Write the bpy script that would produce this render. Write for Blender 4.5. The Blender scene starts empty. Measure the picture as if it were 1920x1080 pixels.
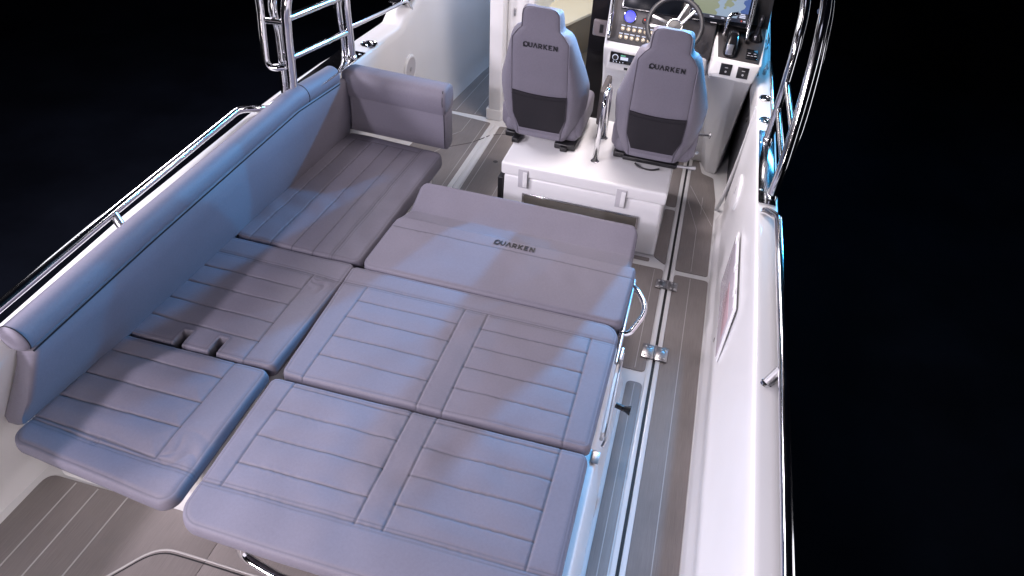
import bpy, bmesh, math, random
import numpy as np
from mathutils import Vector, Matrix

random.seed(4); rng = np.random.default_rng(7)
sc = bpy.context.scene
COL = sc.collection
PI = math.pi

# ------------------------------------------------------------------ materials
def newmat(name):
    m = bpy.data.materials.new(name); m.use_nodes = True
    nt = m.node_tree; b = nt.nodes['Principled BSDF']
    return m, nt, b
def simple(name, col, rough=.4, metal=0., coat=0., spec=.5, emit=None, es=0.):
    m, nt, b = newmat(name)
    b.inputs['Base Color'].default_value = (*col, 1); b.inputs['Roughness'].default_value = rough
    b.inputs['Metallic'].default_value = metal; b.inputs['Coat Weight'].default_value = coat
    b.inputs['Coat Roughness'].default_value = .06; b.inputs['Specular IOR Level'].default_value = spec
    if emit: b.inputs['Emission Color'].default_value = (*emit, 1); b.inputs['Emission Strength'].default_value = es
    return m
def noise(nt, scale, detail=3, vec=None, rough=.5):
    n = nt.nodes.new('ShaderNodeTexNoise'); n.inputs['Scale'].default_value = scale
    n.inputs['Detail'].default_value = detail; n.inputs['Roughness'].default_value = rough
    if vec is not None: nt.links.new(vec, n.inputs['Vector'])
    return n
def objcoord(nt, scale=(1, 1, 1)):
    t = nt.nodes.new('ShaderNodeTexCoord'); mp = nt.nodes.new('ShaderNodeMapping')
    mp.inputs['Scale'].default_value = scale; nt.links.new(t.outputs['Object'], mp.inputs['Vector'])
    return mp.outputs['Vector']
def ramp(nt, fac, stops):
    r = nt.nodes.new('ShaderNodeValToRGB'); e = r.color_ramp.elements
    e[0].position, e[0].color = stops[0][0], (*stops[0][1], 1)
    e[1].position, e[1].color = stops[-1][0], (*stops[-1][1], 1)
    for p, c in stops[1:-1]:
        x = e.new(p); x.color = (*c, 1)
    nt.links.new(fac, r.inputs['Fac']); return r.outputs['Color']
def bump(nt, b, h, strength, dist):
    n = nt.nodes.new('ShaderNodeBump'); n.inputs['Strength'].default_value = strength
    n.inputs['Distance'].default_value = dist; nt.links.new(h, n.inputs['Height'])
    nt.links.new(n.outputs['Normal'], b.inputs['Normal'])

def fabric_mat(name, c0, c1, thread, rough=.62):
    m, nt, b = newmat(name)
    v = objcoord(nt)
    big = noise(nt, 3.2, 4, v); fine = noise(nt, 420, 2, v); grain = noise(nt, 105, 4, v, .7)
    weave = nt.nodes.new('ShaderNodeTexVoronoi'); weave.inputs['Scale'].default_value = 620; nt.links.new(v, weave.inputs['Vector'])
    col = ramp(nt, big.outputs['Fac'], [(.3, c0), (.7, c1)])
    mx = nt.nodes.new('ShaderNodeMix'); mx.data_type = 'RGBA'; mx.blend_type = 'MULTIPLY'; mx.inputs['Factor'].default_value = 1
    nt.links.new(col, mx.inputs[6])
    nt.links.new(ramp(nt, grain.outputs['Fac'], [(.28, (.93, .93, .94)), (.72, (1.06, 1.06, 1.06))]), mx.inputs[7])
    at = nt.nodes.new('ShaderNodeAttribute'); at.attribute_name = 'seam'  # seam thread, and the painted dark inside the strap slots
    m2 = nt.nodes.new('ShaderNodeMix'); m2.data_type = 'RGBA'
    nt.links.new(at.outputs['Fac'], m2.inputs['Factor']); nt.links.new(mx.outputs[2], m2.inputs[6])
    m2.inputs[7].default_value = (*thread, 1)
    nt.links.new(m2.outputs[2], b.inputs['Base Color'])
    rr = nt.nodes.new('ShaderNodeMapRange'); rr.inputs['To Min'].default_value = rough - .07; rr.inputs['To Max'].default_value = rough + .08
    nt.links.new(big.outputs['Fac'], rr.inputs['Value']); nt.links.new(rr.outputs['Result'], b.inputs['Roughness'])
    ad = nt.nodes.new('ShaderNodeMath'); ad.operation = 'ADD'
    nt.links.new(weave.outputs['Distance'], ad.inputs[0]); nt.links.new(fine.outputs['Fac'], ad.inputs[1])
    bump(nt, b, ad.outputs[0], .35, .0008)
    b.inputs['Sheen Weight'].default_value = .06; b.inputs['Sheen Roughness'].default_value = .4
    return m

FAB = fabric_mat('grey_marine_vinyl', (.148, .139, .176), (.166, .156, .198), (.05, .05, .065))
FAB_SEAT = fabric_mat('seat_grey_vinyl', (.150, .141, .176), (.170, .160, .198), (.04, .04, .05))
POCKET = fabric_mat('charcoal_pocket_cloth', (.019, .018, .022), (.027, .025, .030), (.02, .02, .02), .8)
POCKET.node_tree.nodes['Principled BSDF'].inputs['Specular IOR Level'].default_value = .18; POCKET.node_tree.nodes['Principled BSDF'].inputs['Sheen Weight'].default_value = 0

def gel(name, col, rough=.22):
    m, nt, b = newmat(name)
    v = objcoord(nt); n = noise(nt, 2.2, 4, v); n2 = noise(nt, 2.5, 3, v)
    nt.links.new(ramp(nt, n.outputs['Fac'], [(.3, tuple(x*.95 for x in col)), (.7, col)]), b.inputs['Base Color'])
    rr = nt.nodes.new('ShaderNodeMapRange'); rr.inputs['To Min'].default_value = rough + .06; rr.inputs['To Max'].default_value = rough + .07
    nt.links.new(n2.outputs['Fac'], rr.inputs['Value']); nt.links.new(rr.outputs['Result'], b.inputs['Roughness'])
    b.inputs['Coat Weight'].default_value = .15; b.inputs['Coat Roughness'].default_value = .14
    return m
GEL = gel('white_gelcoat', (.80, .80, .81))
GEL_MATT = gel('white_nonskid', (.74, .74, .75), .45)
CREAM = gel('cream_liner', (.78, .72, .60), .5)
HULLOUT = simple('dark_hull_paint', (.012, .016, .03), .3)

def teak_mat():
    m, nt, b = newmat('synthetic_teak_grey')
    v = objcoord(nt, (90, 1.4, 40)); n = noise(nt, 6, 5, v, .65)
    v2 = objcoord(nt); n2 = noise(nt, 3, 4, v2); n3 = noise(nt, 300, 2, v2)
    c = ramp(nt, n.outputs['Fac'], [(.25, (.195, .174, .169)), (.5, (.240, .215, .208)), (.75, (.288, .260, .252))])
    mx = nt.nodes.new('ShaderNodeMix'); mx.data_type = 'RGBA'; mx.blend_type = 'MULTIPLY'; mx.inputs['Factor'].default_value = 1
    nt.links.new(c, mx.inputs[6]); nt.links.new(ramp(nt, n2.outputs['Fac'], [(.3, (.86, .86, .86)), (.7, (1.08, 1.07, 1.06))]), mx.inputs[7])
    nt.links.new(mx.outputs[2], b.inputs['Base Color'])
    rr = nt.nodes.new('ShaderNodeMapRange'); rr.inputs['To Min'].default_value = .46; rr.inputs['To Max'].default_value = .64
    nt.links.new(n2.outputs['Fac'], rr.inputs['Value']); nt.links.new(rr.outputs['Result'], b.inputs['Roughness'])
    ad = nt.nodes.new('ShaderNodeMath'); nt.links.new(n.outputs['Fac'], ad.inputs[0]); nt.links.new(n3.outputs['Fac'], ad.inputs[1])
    bump(nt, b, ad.outputs[0], .16, .001)
    return m
TEAK = teak_mat()
BRUSHED = simple('brushed_hinge_steel', (.30, .29, .30), .30, 1)
CAULK = simple('pale_caulk', (.44, .42, .41), .55)
GAP = simple('black_gap', (.01, .01, .012), .6)

def chrome_mat():
    m, nt, b = newmat('polished_stainless')
    v = objcoord(nt); n = noise(nt, 9, 3, v)
    b.inputs['Base Color'].default_value = (.78, .78, .80, 1); b.inputs['Metallic'].default_value = 1
    rr = nt.nodes.new('ShaderNodeMapRange'); rr.inputs['To Min'].default_value = .07; rr.inputs['To Max'].default_value = .16
    nt.links.new(n.outputs['Fac'], rr.inputs['Value']); nt.links.new(rr.outputs['Result'], b.inputs['Roughness'])
    return m
CHROME = chrome_mat()
SATIN = simple('satin_alloy', (.55, .55, .57), .35, 1)
BLACK = simple('black_plastic', (.012, .012, .014), .35)
BLACKGLOSS = simple('gloss_black', (.008, .008, .01), .16, coat=.3, spec=.35)
DASH = fabric_mat('dark_dash_laminate', (.040, .037, .039), (.052, .048, .05), (.02, .02, .02), .42)
RUBBER = simple('dark_grip_rubber', (.022, .022, .026), .45)
GREYP = simple('speaker_grille_grey', (.50, .49, .52), .55)
WPLAST = simple('white_plastic', (.78, .78, .79), .35)
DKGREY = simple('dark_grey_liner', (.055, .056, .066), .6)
CARPET = fabric_mat('beige_carpet', (.28, .235, .18), (.36, .31, .24), (.2, .2, .2), .9)
TAUPE = fabric_mat('taupe_panel', (.26, .23, .19), (.29, .255, .21), (.2, .2, .2), .7)
LOGO = simple('black_print', (.010, .010, .014), .5)
RED = simple('red_extinguisher', (.5, .05, .03), .3)
BRASS = simple('lit_switch_metal', (.75, .62, .48), .25, 1, emit=(1, .82, .62), es=.45)
SCREENBLK = simple('dark_glass_bezel', (.006, .007, .010), .2, spec=.06)
def emis(name, col, s): return simple(name, (.02, .02, .02), .3, emit=col, es=s)
LBL = emis('lit_label', (.75, .78, 1), 1.0)
E_LAND = emis('screen_land', (.56, .64, .42), .40); E_SHALLOW = emis('screen_shallow', (.52, .70, .95), .50)
E_SEA = emis('screen_sea', (.04, .14, .50), .6); E_BAR = emis('screen_bar', (.012, .02, .05), .7)
E_RED = emis('screen_red', (.8, .08, .05), .8); E_GREEN = emis('screen_green', (.2, .8, .5), .7)
E_BLUE = emis('blue_lit_holder', (.05, .06, 1.0), 1.5)
E_WARM = emis('warm_light_strip', (1, .80, .52), 2.2)
def glassy(name, col, mixf, rough=.05):
    m = bpy.data.materials.new(name); m.use_nodes = True; nt = m.node_tree; nt.nodes.clear()
    o = nt.nodes.new('ShaderNodeOutputMaterial'); t = nt.nodes.new('ShaderNodeBsdfTransparent'); g = nt.nodes.new('ShaderNodeBsdfPrincipled')
    t.inputs['Color'].default_value = (*col, 1); g.inputs['Base Color'].default_value = (.02, .02, .025, 1); g.inputs['Roughness'].default_value = rough
    mx = nt.nodes.new('ShaderNodeMixShader'); mx.inputs['Fac'].default_value = mixf
    nt.links.new(t.outputs[0], mx.inputs[1]); nt.links.new(g.outputs[0], mx.inputs[2]); nt.links.new(mx.outputs[0], o.inputs['Surface'])
    return m
SMOKED = glassy('smoked_acrylic', (.16, .13, .13), .35)
def frost():
    m, nt, b = newmat('frosted_window'); b.inputs['Base Color'].default_value = (.78, .74, .78, 1)
    b.inputs['Roughness'].default_value = .28; b.inputs['Transmission Weight'].default_value = .55; b.inputs['IOR'].default_value = 1.2
    return m
FROST = frost()

# ------------------------------------------------------------------ mesh helpers
class MB:
    def __init__(s): s.v = []; s.f = []
    def add(s, vs, fs):
        o = len(s.v); s.v += [tuple(map(float, p)) for p in vs]; s.f += [tuple(i+o for i in f) for f in fs]; return s
    def bm(s, bm):
        bm.verts.ensure_lookup_table(); bm.verts.index_update()
        s.add([v.co[:] for v in bm.verts], [[v.index for v in f.verts] for f in bm.faces]); bm.free(); return s
    def box(s, a, b, bev=0., seg=3, mat=None):
        bm = bmesh.new(); bmesh.ops.create_cube(bm, size=1)
        c = [(a[i]+b[i])/2 for i in range(3)]; d = [abs(b[i]-a[i]) for i in range(3)]
        for v in bm.verts: v.co = Vector((v.co.x*d[0]+c[0], v.co.y*d[1]+c[1], v.co.z*d[2]+c[2]))
        if bev: bmesh.ops.bevel(bm, geom=bm.edges[:], offset=min(bev, min(d)*.49), segments=seg, profile=.5, affect='EDGES')
        if mat is not None: bmesh.ops.transform(bm, matrix=mat, verts=bm.verts)
        return s.bm(bm)
    def poly(s, pts, seg=4, bev=0.):      # convex hull solid, bevelled
        bm = bmesh.new()
        for p in pts: bm.verts.new(p)
        bmesh.ops.convex_hull(bm, input=bm.verts)
        bmesh.ops.dissolve_limit(bm, angle_limit=.02, verts=bm.verts, edges=bm.edges)
        if bev: bmesh.ops.bevel(bm, geom=bm.edges[:], offset=bev, segments=seg, profile=.5, affect='EDGES')
        return s.bm(bm)
    def prism(s, pts, z0, z1, bev=0.):    # plan polygon extruded in z
        bm = bmesh.new(); vs = [bm.verts.new((p[0], p[1], z0)) for p in pts]
        f = bm.faces.new(vs); r = bmesh.ops.extrude_face_region(bm, geom=[f])
        for v in [g for g in r['geom'] if isinstance(g, bmesh.types.BMVert)]: v.co.z = z1
        bmesh.ops.recalc_face_normals(bm, faces=bm.faces)
        if bev:
            es = [e for e in bm.edges if all(abs(v.co.z-max(z0, z1)) < 1e-6 for v in e.verts)]
            bmesh.ops.bevel(bm, geom=es, offset=bev, segments=2, profile=.5, affect='EDGES')
        return s.bm(bm)
    def tube(s, path, r, seg=14, cap=True):
        P = [Vector(p) for p in path]; n = len(P); rs = r if isinstance(r, (list, tuple)) else [r]*n
        T = []
        for i in range(n):
            t = (P[min(i+1, n-1)]-P[max(i-1, 0)]); T.append(t.normalized())
        u = T[0].orthogonal().normalized(); vs = []; fs = []
        for i in range(n):
            u = (u - T[i]*u.dot(T[i])).normalized(); w = T[i].cross(u)
            for k in range(seg):
                a = 2*PI*k/seg; vs.append(P[i]+(u*math.cos(a)+w*math.sin(a))*rs[i])
        for i in range(n-1):
            for k in range(seg):
                k2 = (k+1) % seg; fs.append((i*seg+k, i*seg+k2, (i+1)*seg+k2, (i+1)*seg+k))
        if cap: fs.append(tuple(range(seg-1, -1, -1))); fs.append(tuple((n-1)*seg+k for k in range(seg)))
        return s.add(vs, fs)
    def cyl(s, a, b, r, seg=24, r2=None):
        return s.tube([a, b], [r, r if r2 is None else r2], seg)
    def lathe(s, c, axis, prof, seg=32):  # prof: (radius, height along axis)
        ax = Vector(axis).normalized(); u = ax.orthogonal().normalized(); w = ax.cross(u); vs = []; fs = []; n = len(prof)
        for r, h in prof:
            for k in range(seg):
                a = 2*PI*k/seg; vs.append(Vector(c)+ax*h+(u*math.cos(a)+w*math.sin(a))*max(r, 1e-4))
        for i in range(n-1):
            for k in range(seg):
                k2 = (k+1) % seg; fs.append((i*seg+k, i*seg+k2, (i+1)*seg+k2, (i+1)*seg+k))
        return s.add(vs, fs)
    def torus(s, c, axis, R, r, seg=56, rs=14):
        ax = Vector(axis).normalized(); u = ax.orthogonal().normalized(); w = ax.cross(u); vs = []; fs = []
        for i in range(seg):
            a = 2*PI*i/seg; d = u*math.cos(a)+w*math.sin(a)
            for k in range(rs):
                b = 2*PI*k/rs; vs.append(Vector(c)+d*(R+r*math.cos(b))+ax*(r*math.sin(b)))
        for i in range(seg):
            for k in range(rs):
                fs.append((i*rs+k, ((i+1) % seg)*rs+k, ((i+1) % seg)*rs+(k+1) % rs, i*rs+(k+1) % rs))
        return s.add(vs, fs)
    def loft(s, rings, closed=False, caps=False):
        n = len(rings[0]); vs = [p for r in rings for p in r]; fs = []
        for i in range(len(rings)-1):
            for k in range(n if closed else n-1):
                k2 = (k+1) % n; fs.append((i*n+k, i*n+k2, (i+1)*n+k2, (i+1)*n+k))
        if caps: fs.append(tuple(range(n-1, -1, -1))); fs.append(tuple((len(rings)-1)*n+k for k in range(n)))
        return s.add(vs, fs)

def tag(o, label, cat, group=None, kind=None):
    if label: o['label'] = label
    if cat: o['category'] = cat
    if group: o['group'] = group
    if kind: o['kind'] = kind
    return o
def obj(name, mb, mat, parent=None, sharp=38, seam=None, fixn=True):
    me = bpy.data.meshes.new(name)
    if isinstance(mb, tuple): vs, fs = mb
    else: vs, fs = mb.v, mb.f
    me.from_pydata([tuple(v) for v in vs], [], [tuple(f) for f in fs]); me.update()
    if seam is not None:
        at = me.attributes.new('seam', 'FLOAT', 'POINT'); at.data.foreach_set('value', np.asarray(seam, dtype=np.float32))
    if fixn:
        bm = bmesh.new(); bm.from_mesh(me); bmesh.ops.recalc_face_normals(bm, faces=bm.faces); bm.to_mesh(me); bm.free()
    me.shade_smooth()
    if sharp < 180: me.set_sharp_from_angle(angle=math.radians(sharp))
    me.materials.append(mat)
    o = bpy.data.objects.new(name, me); COL.objects.link(o)
    if parent is not None: adopt(o, parent)
    return o
def wpos(o):
    p = Vector(o.location)
    return p
def root_offset(o):
    m = Matrix.Translation(o.location)
    return m if o.parent is None else root_offset(o.parent) @ o.matrix_parent_inverse @ m
def adopt(o, parent):
    o.parent = parent; o.matrix_parent_inverse = root_offset(parent).inverted()
def thing(name, label, cat, loc, group=None, kind=None):
    o = bpy.data.objects.new(name, None); COL.objects.link(o); o.empty_display_size = .1
    o.location = loc; return tag(o, label, cat, group, kind)
def copy_tree(o, parent=None):
    c = o.copy(); COL.objects.link(c)
    if parent is not None:
        mi = o.matrix_parent_inverse.copy(); c.parent = parent; c.matrix_parent_inverse = mi
    for ch in list(o.children): copy_tree(ch, c)
    return c
def smooth_path(pts, n=10):       # Catmull-Rom through the points
    P = [Vector(p) for p in pts]; out = []
    for i in range(len(P)-1):
        a = P[max(i-1, 0)]; b = P[i]; c = P[i+1]; d = P[min(i+2, len(P)-1)]
        for k in range(n):
            t = k/n
            out.append(.5*((2*b)+(c-a)*t+(2*a-5*b+4*c-d)*t*t+(3*b-a-3*c+d)*t**3))
    out.append(P[-1]); return out
def fillet_path(pts, r, n=7):     # polyline with rounded corners
    P = [Vector(p) for p in pts]; out = [P[0]]
    for i in range(1, len(P)-1):
        a = (P[i-1]-P[i]); b = (P[i+1]-P[i]); la, lb = a.length, b.length; d = min(r, la*.48, lb*.48)
        p0 = P[i]+a/la*d; p1 = P[i]+b/lb*d
        for k in range(n+1):
            t = k/n; out.append(p0*(1-t)**2+P[i]*2*t*(1-t)+p1*t*t)
    out.append(P[-1]); return out
def round_poly(pts, r, n=5):
    P = [Vector((p[0], p[1], 0)) for p in pts]; out = []; m = len(P)
    for i in range(m):
        rr = r[i] if isinstance(r, (list, tuple)) else r
        a = P[i-1]-P[i]; b = P[(i+1) % m]-P[i]; d = min(rr, a.length*.48, b.length*.48)
        if rr <= 0: out.append((P[i].x, P[i].y)); continue
        p0 = P[i]+a.normalized()*d; p1 = P[i]+b.normalized()*d
        for k in range(n+1):
            t = k/n; q = p0*(1-t)**2+P[i]*2*t*(1-t)+p1*t*t; out.append((q.x, q.y))
    return out

# ------------------------------------------------------------------ upholstery
def segdist(S, T, seg):
    x0, y0, x1, y1 = seg[:4]; dx, dy = x1-x0, y1-y0; L2 = dx*dx+dy*dy+1e-12
    t = np.clip(((S-x0)*dx+(T-y0)*dy)/L2, 0, 1)
    return np.hypot(S-x0-t*dx, T-y0-t*dy)
def cushion(name, quad, zt, thick, seams=(), doubles=(), slots=(), re=.013, rc=.035, puff=.0020, wr=.0022, step=.0040, crown=.004,
            parent=None, mat=None, edge_seam=.016, zfun=None, bow=0., seed=1, sag=None):
    """quad: A(u0v0) B(u1v0) C(u1v1) D(u0v1) in plan; seams are given in plan (x0,y0,x1,y1)"""
    A, B, C_, D = [np.array(q, float) for q in quad]
    L = (np.linalg.norm(B-A)+np.linalg.norm(C_-D))/2; W = (np.linalg.norm(D-A)+np.linalg.norm(C_-B))/2
    nx, ny = int(L/step), int(W/step)
    s = np.linspace(0, L, nx+1); t = np.linspace(0, W, ny+1); S, T = np.meshgrid(s, t)      # rows = t
    d = np.minimum(np.minimum(S, L-S), np.minimum(T, W-T))
    # round the plan corners: map each corner square to a quarter disc
    rcs = rc if isinstance(rc, (list, tuple)) else [rc]*4
    S2, T2 = S.copy(), T.copy()
    for (cs, ct, sx, sy), r_ in zip(((0, 0, 1, 1), (L, 0, -1, 1), (L, W, -1, -1), (0, W, 1, -1)), rcs):
        a = r_-(S-cs)*sx; b = r_-(T-ct)*sy
        m = (a > 0) & (b > 0); mx = np.maximum(a, b); hy = np.hypot(a, b)+1e-12
        S2 = np.where(m, cs+sx*(r_-a*mx/hy), S2); T2 = np.where(m, ct+sy*(r_-b*mx/hy), T2)
    u = S2/L; v = T2/W
    X = (1-u)*(1-v)*A[0]+u*(1-v)*B[0]+u*v*C_[0]+(1-u)*v*D[0]
    Y = (1-u)*(1-v)*A[1]+u*(1-v)*B[1]+u*v*C_[1]+(1-u)*v*D[1]
    Y = Y - bow*(1-(2*u-1)**2)*(1-v)**3
    q = np.clip(re-d, 0, re)
    Z = np.full_like(X, zt) - re + np.sqrt(np.maximum(re*re-q*q, 0))
    if zfun: Z += zfun(X, Y, u, v)
    Z += crown*(1-(2*u-1)**4)*(1-(2*v-1)**4)
    dark_mask = np.zeros_like(X); md = np.full_like(X, 9.)
    for sg in seams:
        ds = segdist(X, Y, sg); dep = sg[4] if len(sg) > 4 else .0042; md = np.minimum(md, ds)
        Z -= dep*np.exp(-(ds/.0040)**2); dark_mask = np.maximum(dark_mask, .85*np.exp(-(ds/.0028)**2))
    for sg in doubles:                    # flat-felled seam with two rows of stitching
        ds = segdist(X, Y, sg); md = np.minimum(md, ds)
        Z -= .0035*np.exp(-(ds/.0055)**2); Z -= .0014*np.exp(-((ds-.013)/.004)**2)
        dark_mask = np.maximum(dark_mask, .7*np.exp(-(ds/.003)**2)); dark_mask = np.maximum(dark_mask, .45*np.exp(-((ds-.013)/.0026)**2))
    if len(seams)+len(doubles): Z += puff*(1-np.exp(-(md/.035)**2))*np.clip(d/.03, 0, 1)
    if edge_seam: 
        Z -= .0016*np.exp(-((d-edge_seam)/.004)**2); dark_mask = np.maximum(dark_mask, .38*np.exp(-((d-edge_seam)/.0024)**2))
    r_ = np.random.default_rng(seed)
    for _ in range(16):                   # shallow folds and creases, stronger beside the seams
        k = r_.uniform(6, 38); an = r_.uniform(0, PI); ph = r_.uniform(0, 6.3); c0 = r_.uniform(0, 1, 2)
        env = np.exp(-(((u-c0[0])/.22)**2+((v-c0[1])/.22)**2))
        Z += wr*env*np.sin(k*(X*math.cos(an)+Y*math.sin(an))+ph+2.2*np.sin(3*X+5*Y+ph))
    if len(seams):
        pu = np.sin(95*(X+Y)+4*np.sin(17*X)+3*np.sin(23*Y))*np.exp(-(md/.018)**2); Z += .0005*pu
    if sag is not None: Z += sag(X, Y, u, v)
    for (x0, x1, y0, y1) in slots:        # open strap slots with bound edges, shade inside painted with thread colour
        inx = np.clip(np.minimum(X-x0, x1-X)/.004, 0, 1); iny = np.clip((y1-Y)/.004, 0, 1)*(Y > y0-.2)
        h = np.minimum(inx, iny); Z -= (thick-.008)*h; dark_mask = np.maximum(dark_mask, (h > .3)*1.0)
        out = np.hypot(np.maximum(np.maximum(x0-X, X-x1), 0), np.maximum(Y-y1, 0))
        Z += .0022*np.exp(-((out-.008)/.006)**2)*(h < .01); dark_mask = np.maximum(dark_mask, .4*np.exp(-((out-.013)/.0024)**2)*(h < .01))
    nr = ny+1; nc = nx+1
    V = np.stack([X, Y, Z], -1).reshape(-1, 3); SV = dark_mask.reshape(-1)
    idx = np.arange(nr*nc).reshape(nr, nc)
    F = np.stack([idx[:-1, :-1], idx[:-1, 1:], idx[1:, 1:], idx[1:, :-1]], -1).reshape(-1, 4).tolist()
    ring = np.concatenate([idx[0, :], idx[1:, -1], idx[-1, -2::-1], idx[-2:0:-1, 0]])
    cen = V.mean(0); R = V[ring]; base = R.copy(); n = len(ring)
    rows = []; V2 = [V]; o = len(V); prev = ring
    zb = zt-thick
    nrm = R[:, :2]-np.roll(R[:, :2], 1, 0); 
    for k, (f, ins) in enumerate(((.25, -.002), (.5, -.003), (.75, -.002), (.93, .004), (1, .02))):
        P = base.copy(); P[:, 2] = base[:, 2]*(1-f)+(zb+(base[:, 2]-base[:, 2].mean())*.3)*f
        dirc = cen[:2]-P[:, :2]; dirc /= np.linalg.norm(dirc, axis=1)[:, None]; P[:, :2] += dirc*ins
        V2.append(P); new = np.arange(o, o+n); o += n
        for i in range(n):
            j = (i+1) % n; F.append([prev[j], prev[i], new[i], new[j]])
        prev = new
    F.append([int(i) for i in prev])
    V = np.concatenate(V2); SV = np.concatenate([SV, np.zeros(len(V)-len(SV))])
    return obj(name, (V.tolist(), F), mat or FAB, parent, sharp=70, seam=SV)

def extrude_profile(prof, ys, xoff=None, zoff=None, cap=True):
    """closed (x,z) profile swept along y; xoff/zoff are functions of y"""
    rings = []
    for y in ys:
        dx = xoff(y) if xoff else 0; dz = zoff(y) if zoff else 0
        rings.append([(p[0]+dx, y, p[1]+dz) for p in prof])
    return MB().loft(rings, closed=True, caps=cap)

# ------------------------------------------------------------------ lettering
def stroke(mb, pts, w, to3, th=.0012):
    P = [Vector((p[0], p[1])) for p in pts]
    for i in range(len(P)-1):
        a, b = P[i], P[i+1]; t = (b-a).normalized(); n = Vector((-t.y, t.x))*w/2
        e = t*w*.02; q = [a-n-e, b-n+e, b+n+e, a+n-e]
        mb.add([to3(p.x, p.y, th) for p in q]+[to3(p.x, p.y, 0) for p in q], [(0, 1, 2, 3), (0, 4, 5, 1), (1, 5, 6, 2), (2, 6, 7, 3), (3, 7, 4, 0)])
def arc(cx, cy, rx, ry, a0, a1, n=14):
    return [(cx+rx*math.cos(math.radians(a0+(a1-a0)*k/n)), cy+ry*math.sin(math.radians(a0+(a1-a0)*k/n))) for k in range(n+1)]
def wordmark(to3, W):
    """black lettering, seven letters across width W; local x right, y up, letter height about .16 W"""
    mb = MB(); H = W*.150; w = H*.20; adv = W/6.72
    def L(i): return i*adv
    x = L(0); stroke(mb, arc(x+H*.52, H*.52, H*.42, H*.42, 0, 360, 22), w, to3)
    stroke(mb, [(x+H*.02, H*.11), (x+H*.80, H*.05)], w*1.5, to3)
    x = L(1)+H*.16
    stroke(mb, [(x, H), (x, H*.36)]+arc(x+H*.30, H*.36, H*.30, H*.28, 180, 360, 10)+[(x+H*.60, H)], w, to3)
    x = L(2)+H*.06; stroke(mb, [(x, 0), (x+H*.38, H)], w, to3); stroke(mb, [(x+H*.34, H), (x+H*.74, 0)], w, to3)
    x = L(3)+H*.12; stroke(mb, [(x, 0), (x, H)], w, to3)
    stroke(mb, [(x, H*.91), (x+H*.30, H*.91)]+arc(x+H*.30, H*.66, H*.25, H*.25, 90, -90, 8)+[(x, H*.41)], w, to3); stroke(mb, [(x+H*.24, H*.40), (x+H*.58, 0)], w, to3)
    x = L(4)+H*.12; stroke(mb, [(x, 0), (x, H)], w, to3); stroke(mb, [(x+H*.06, H*.48), (x+H*.58, H)], w, to3); stroke(mb, [(x+H*.14, H*.52), (x+H*.62, 0)], w, to3)
    x = L(5)+H*.12; stroke(mb, [(x, 0), (x, H)], w, to3)
    for yy in (.09, .5, .91): stroke(mb, [(x, H*yy), (x+H*(.56 if yy != .5 else .46), H*yy)], w, to3)
    x = L(6)+H*.06; stroke(mb, [(x, 0), (x, H)], w, to3); stroke(mb, [(x, H*.96), (x+H*.62, H*.04)], w*1.15, to3); stroke(mb, [(x+H*.62, 0), (x+H*.62, H)], w, to3)
    return mb

def floor_mat():
    m, nt, b = newmat('black_studio_floor'); v = objcoord(nt); n = noise(nt, .8, 5, v, .6)
    nt.links.new(ramp(nt, n.outputs['Fac'], [(.35, (.0022, .003, .006)), (.7, (.0065, .0085, .015))]), b.inputs['Base Color'])
    b.inputs['Roughness'].default_value = .8; b.inputs['Specular IOR Level'].default_value = .05; return m
FLOORM = floor_mat()
# ================================================================== SETTING
st = obj('studio_floor', MB().box((-40, -40, -1.42), (40, 40, -1.4)), FLOORM); tag(st, None, None, kind='structure')
deck = obj('deck', MB().box((-2.6, -1.2, -.06), (.62, 8.2, 0)), GEL_MATT); tag(deck, None, None, kind='structure')

def panel(pts, r=.02):
    o = obj('deck_panel', MB().prism(round_poly(pts, r), .0005, .0045, .0012), TEAK, deck); return o
def lines(name, segs, w=.004, z=.0062):
    mb = MB()
    for sgm in segs:
        for a, b in zip(sgm[:-1], sgm[1:]):
            A, B = Vector((*a, 0)), Vector((*b, 0)); t = (B-A).normalized(); n = Vector((-t.y, t.x, 0))*w/2
            q = [A-n, B-n, B+n, A+n]; mb.add([(p.x, p.y, z) for p in q]+[(p.x, p.y, .001) for p in q], [(0, 1, 2, 3), (0, 4, 5, 1), (1, 5, 6, 2), (2, 6, 7, 3), (3, 7, 4, 0)])
    return obj(name, mb, CAULK, deck)
# starboard walkway: hatch seam at x .155
panel([(.188, 3.305), (.392, 3.305), (.392, 4.20), (.36, 4.50), (.27, 4.54), (.235, 4.72), (.188, 4.72)], .02)
panel([(.188, -.8), (.398, -.8), (.398, 3.262), (.188, 3.262)], .025)
panel([(.040, 3.40), (.122, 3.335), (.122, 3.965), (.05, 3.965)], .02)
panel([(.05, 4.005), (.122, 4.005), (.122, 4.72), (.05, 4.72)], .02)
panel([(-.30, 3.338), (.018, 3.338), (.018, 3.372), (-.30, 3.372)], .012)
panel([(-.30, 2.405), (.118, 2.405), (.118, 3.285), (-.30, 3.285)], .028)
panel([(.030, -.8), (.112, -.8), (.118, 2.325), (.034, 2.325)], .03)
lines('caulk_line', [[(.286, 3.32), (.286, 3.78), (.20, 4.12)], [(.288, -.8), (.288, 3.25)], [(.062, 2.42), (.062, 3.27)], [(.076, -.8), (.076, 2.31)],
                     [(.30, 3.98), (.30, 4.2)], [(.20, 4.33), (.385, 3.86)]])
obj('hatch_gap', MB().box((.148, -.8, .0006), (.162, 4.74, .0022)), GAP, deck)
# raised rims of the two hatch lids either side of the gap
obj('hatch_rim', MB().box((.125, -.8, .0004), (.147, 4.74, .006), .002), GEL, deck)
obj('hatch_rim', MB().box((.163, -.8, .0004), (.186, 4.74, .006), .002), GEL, deck)
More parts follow.
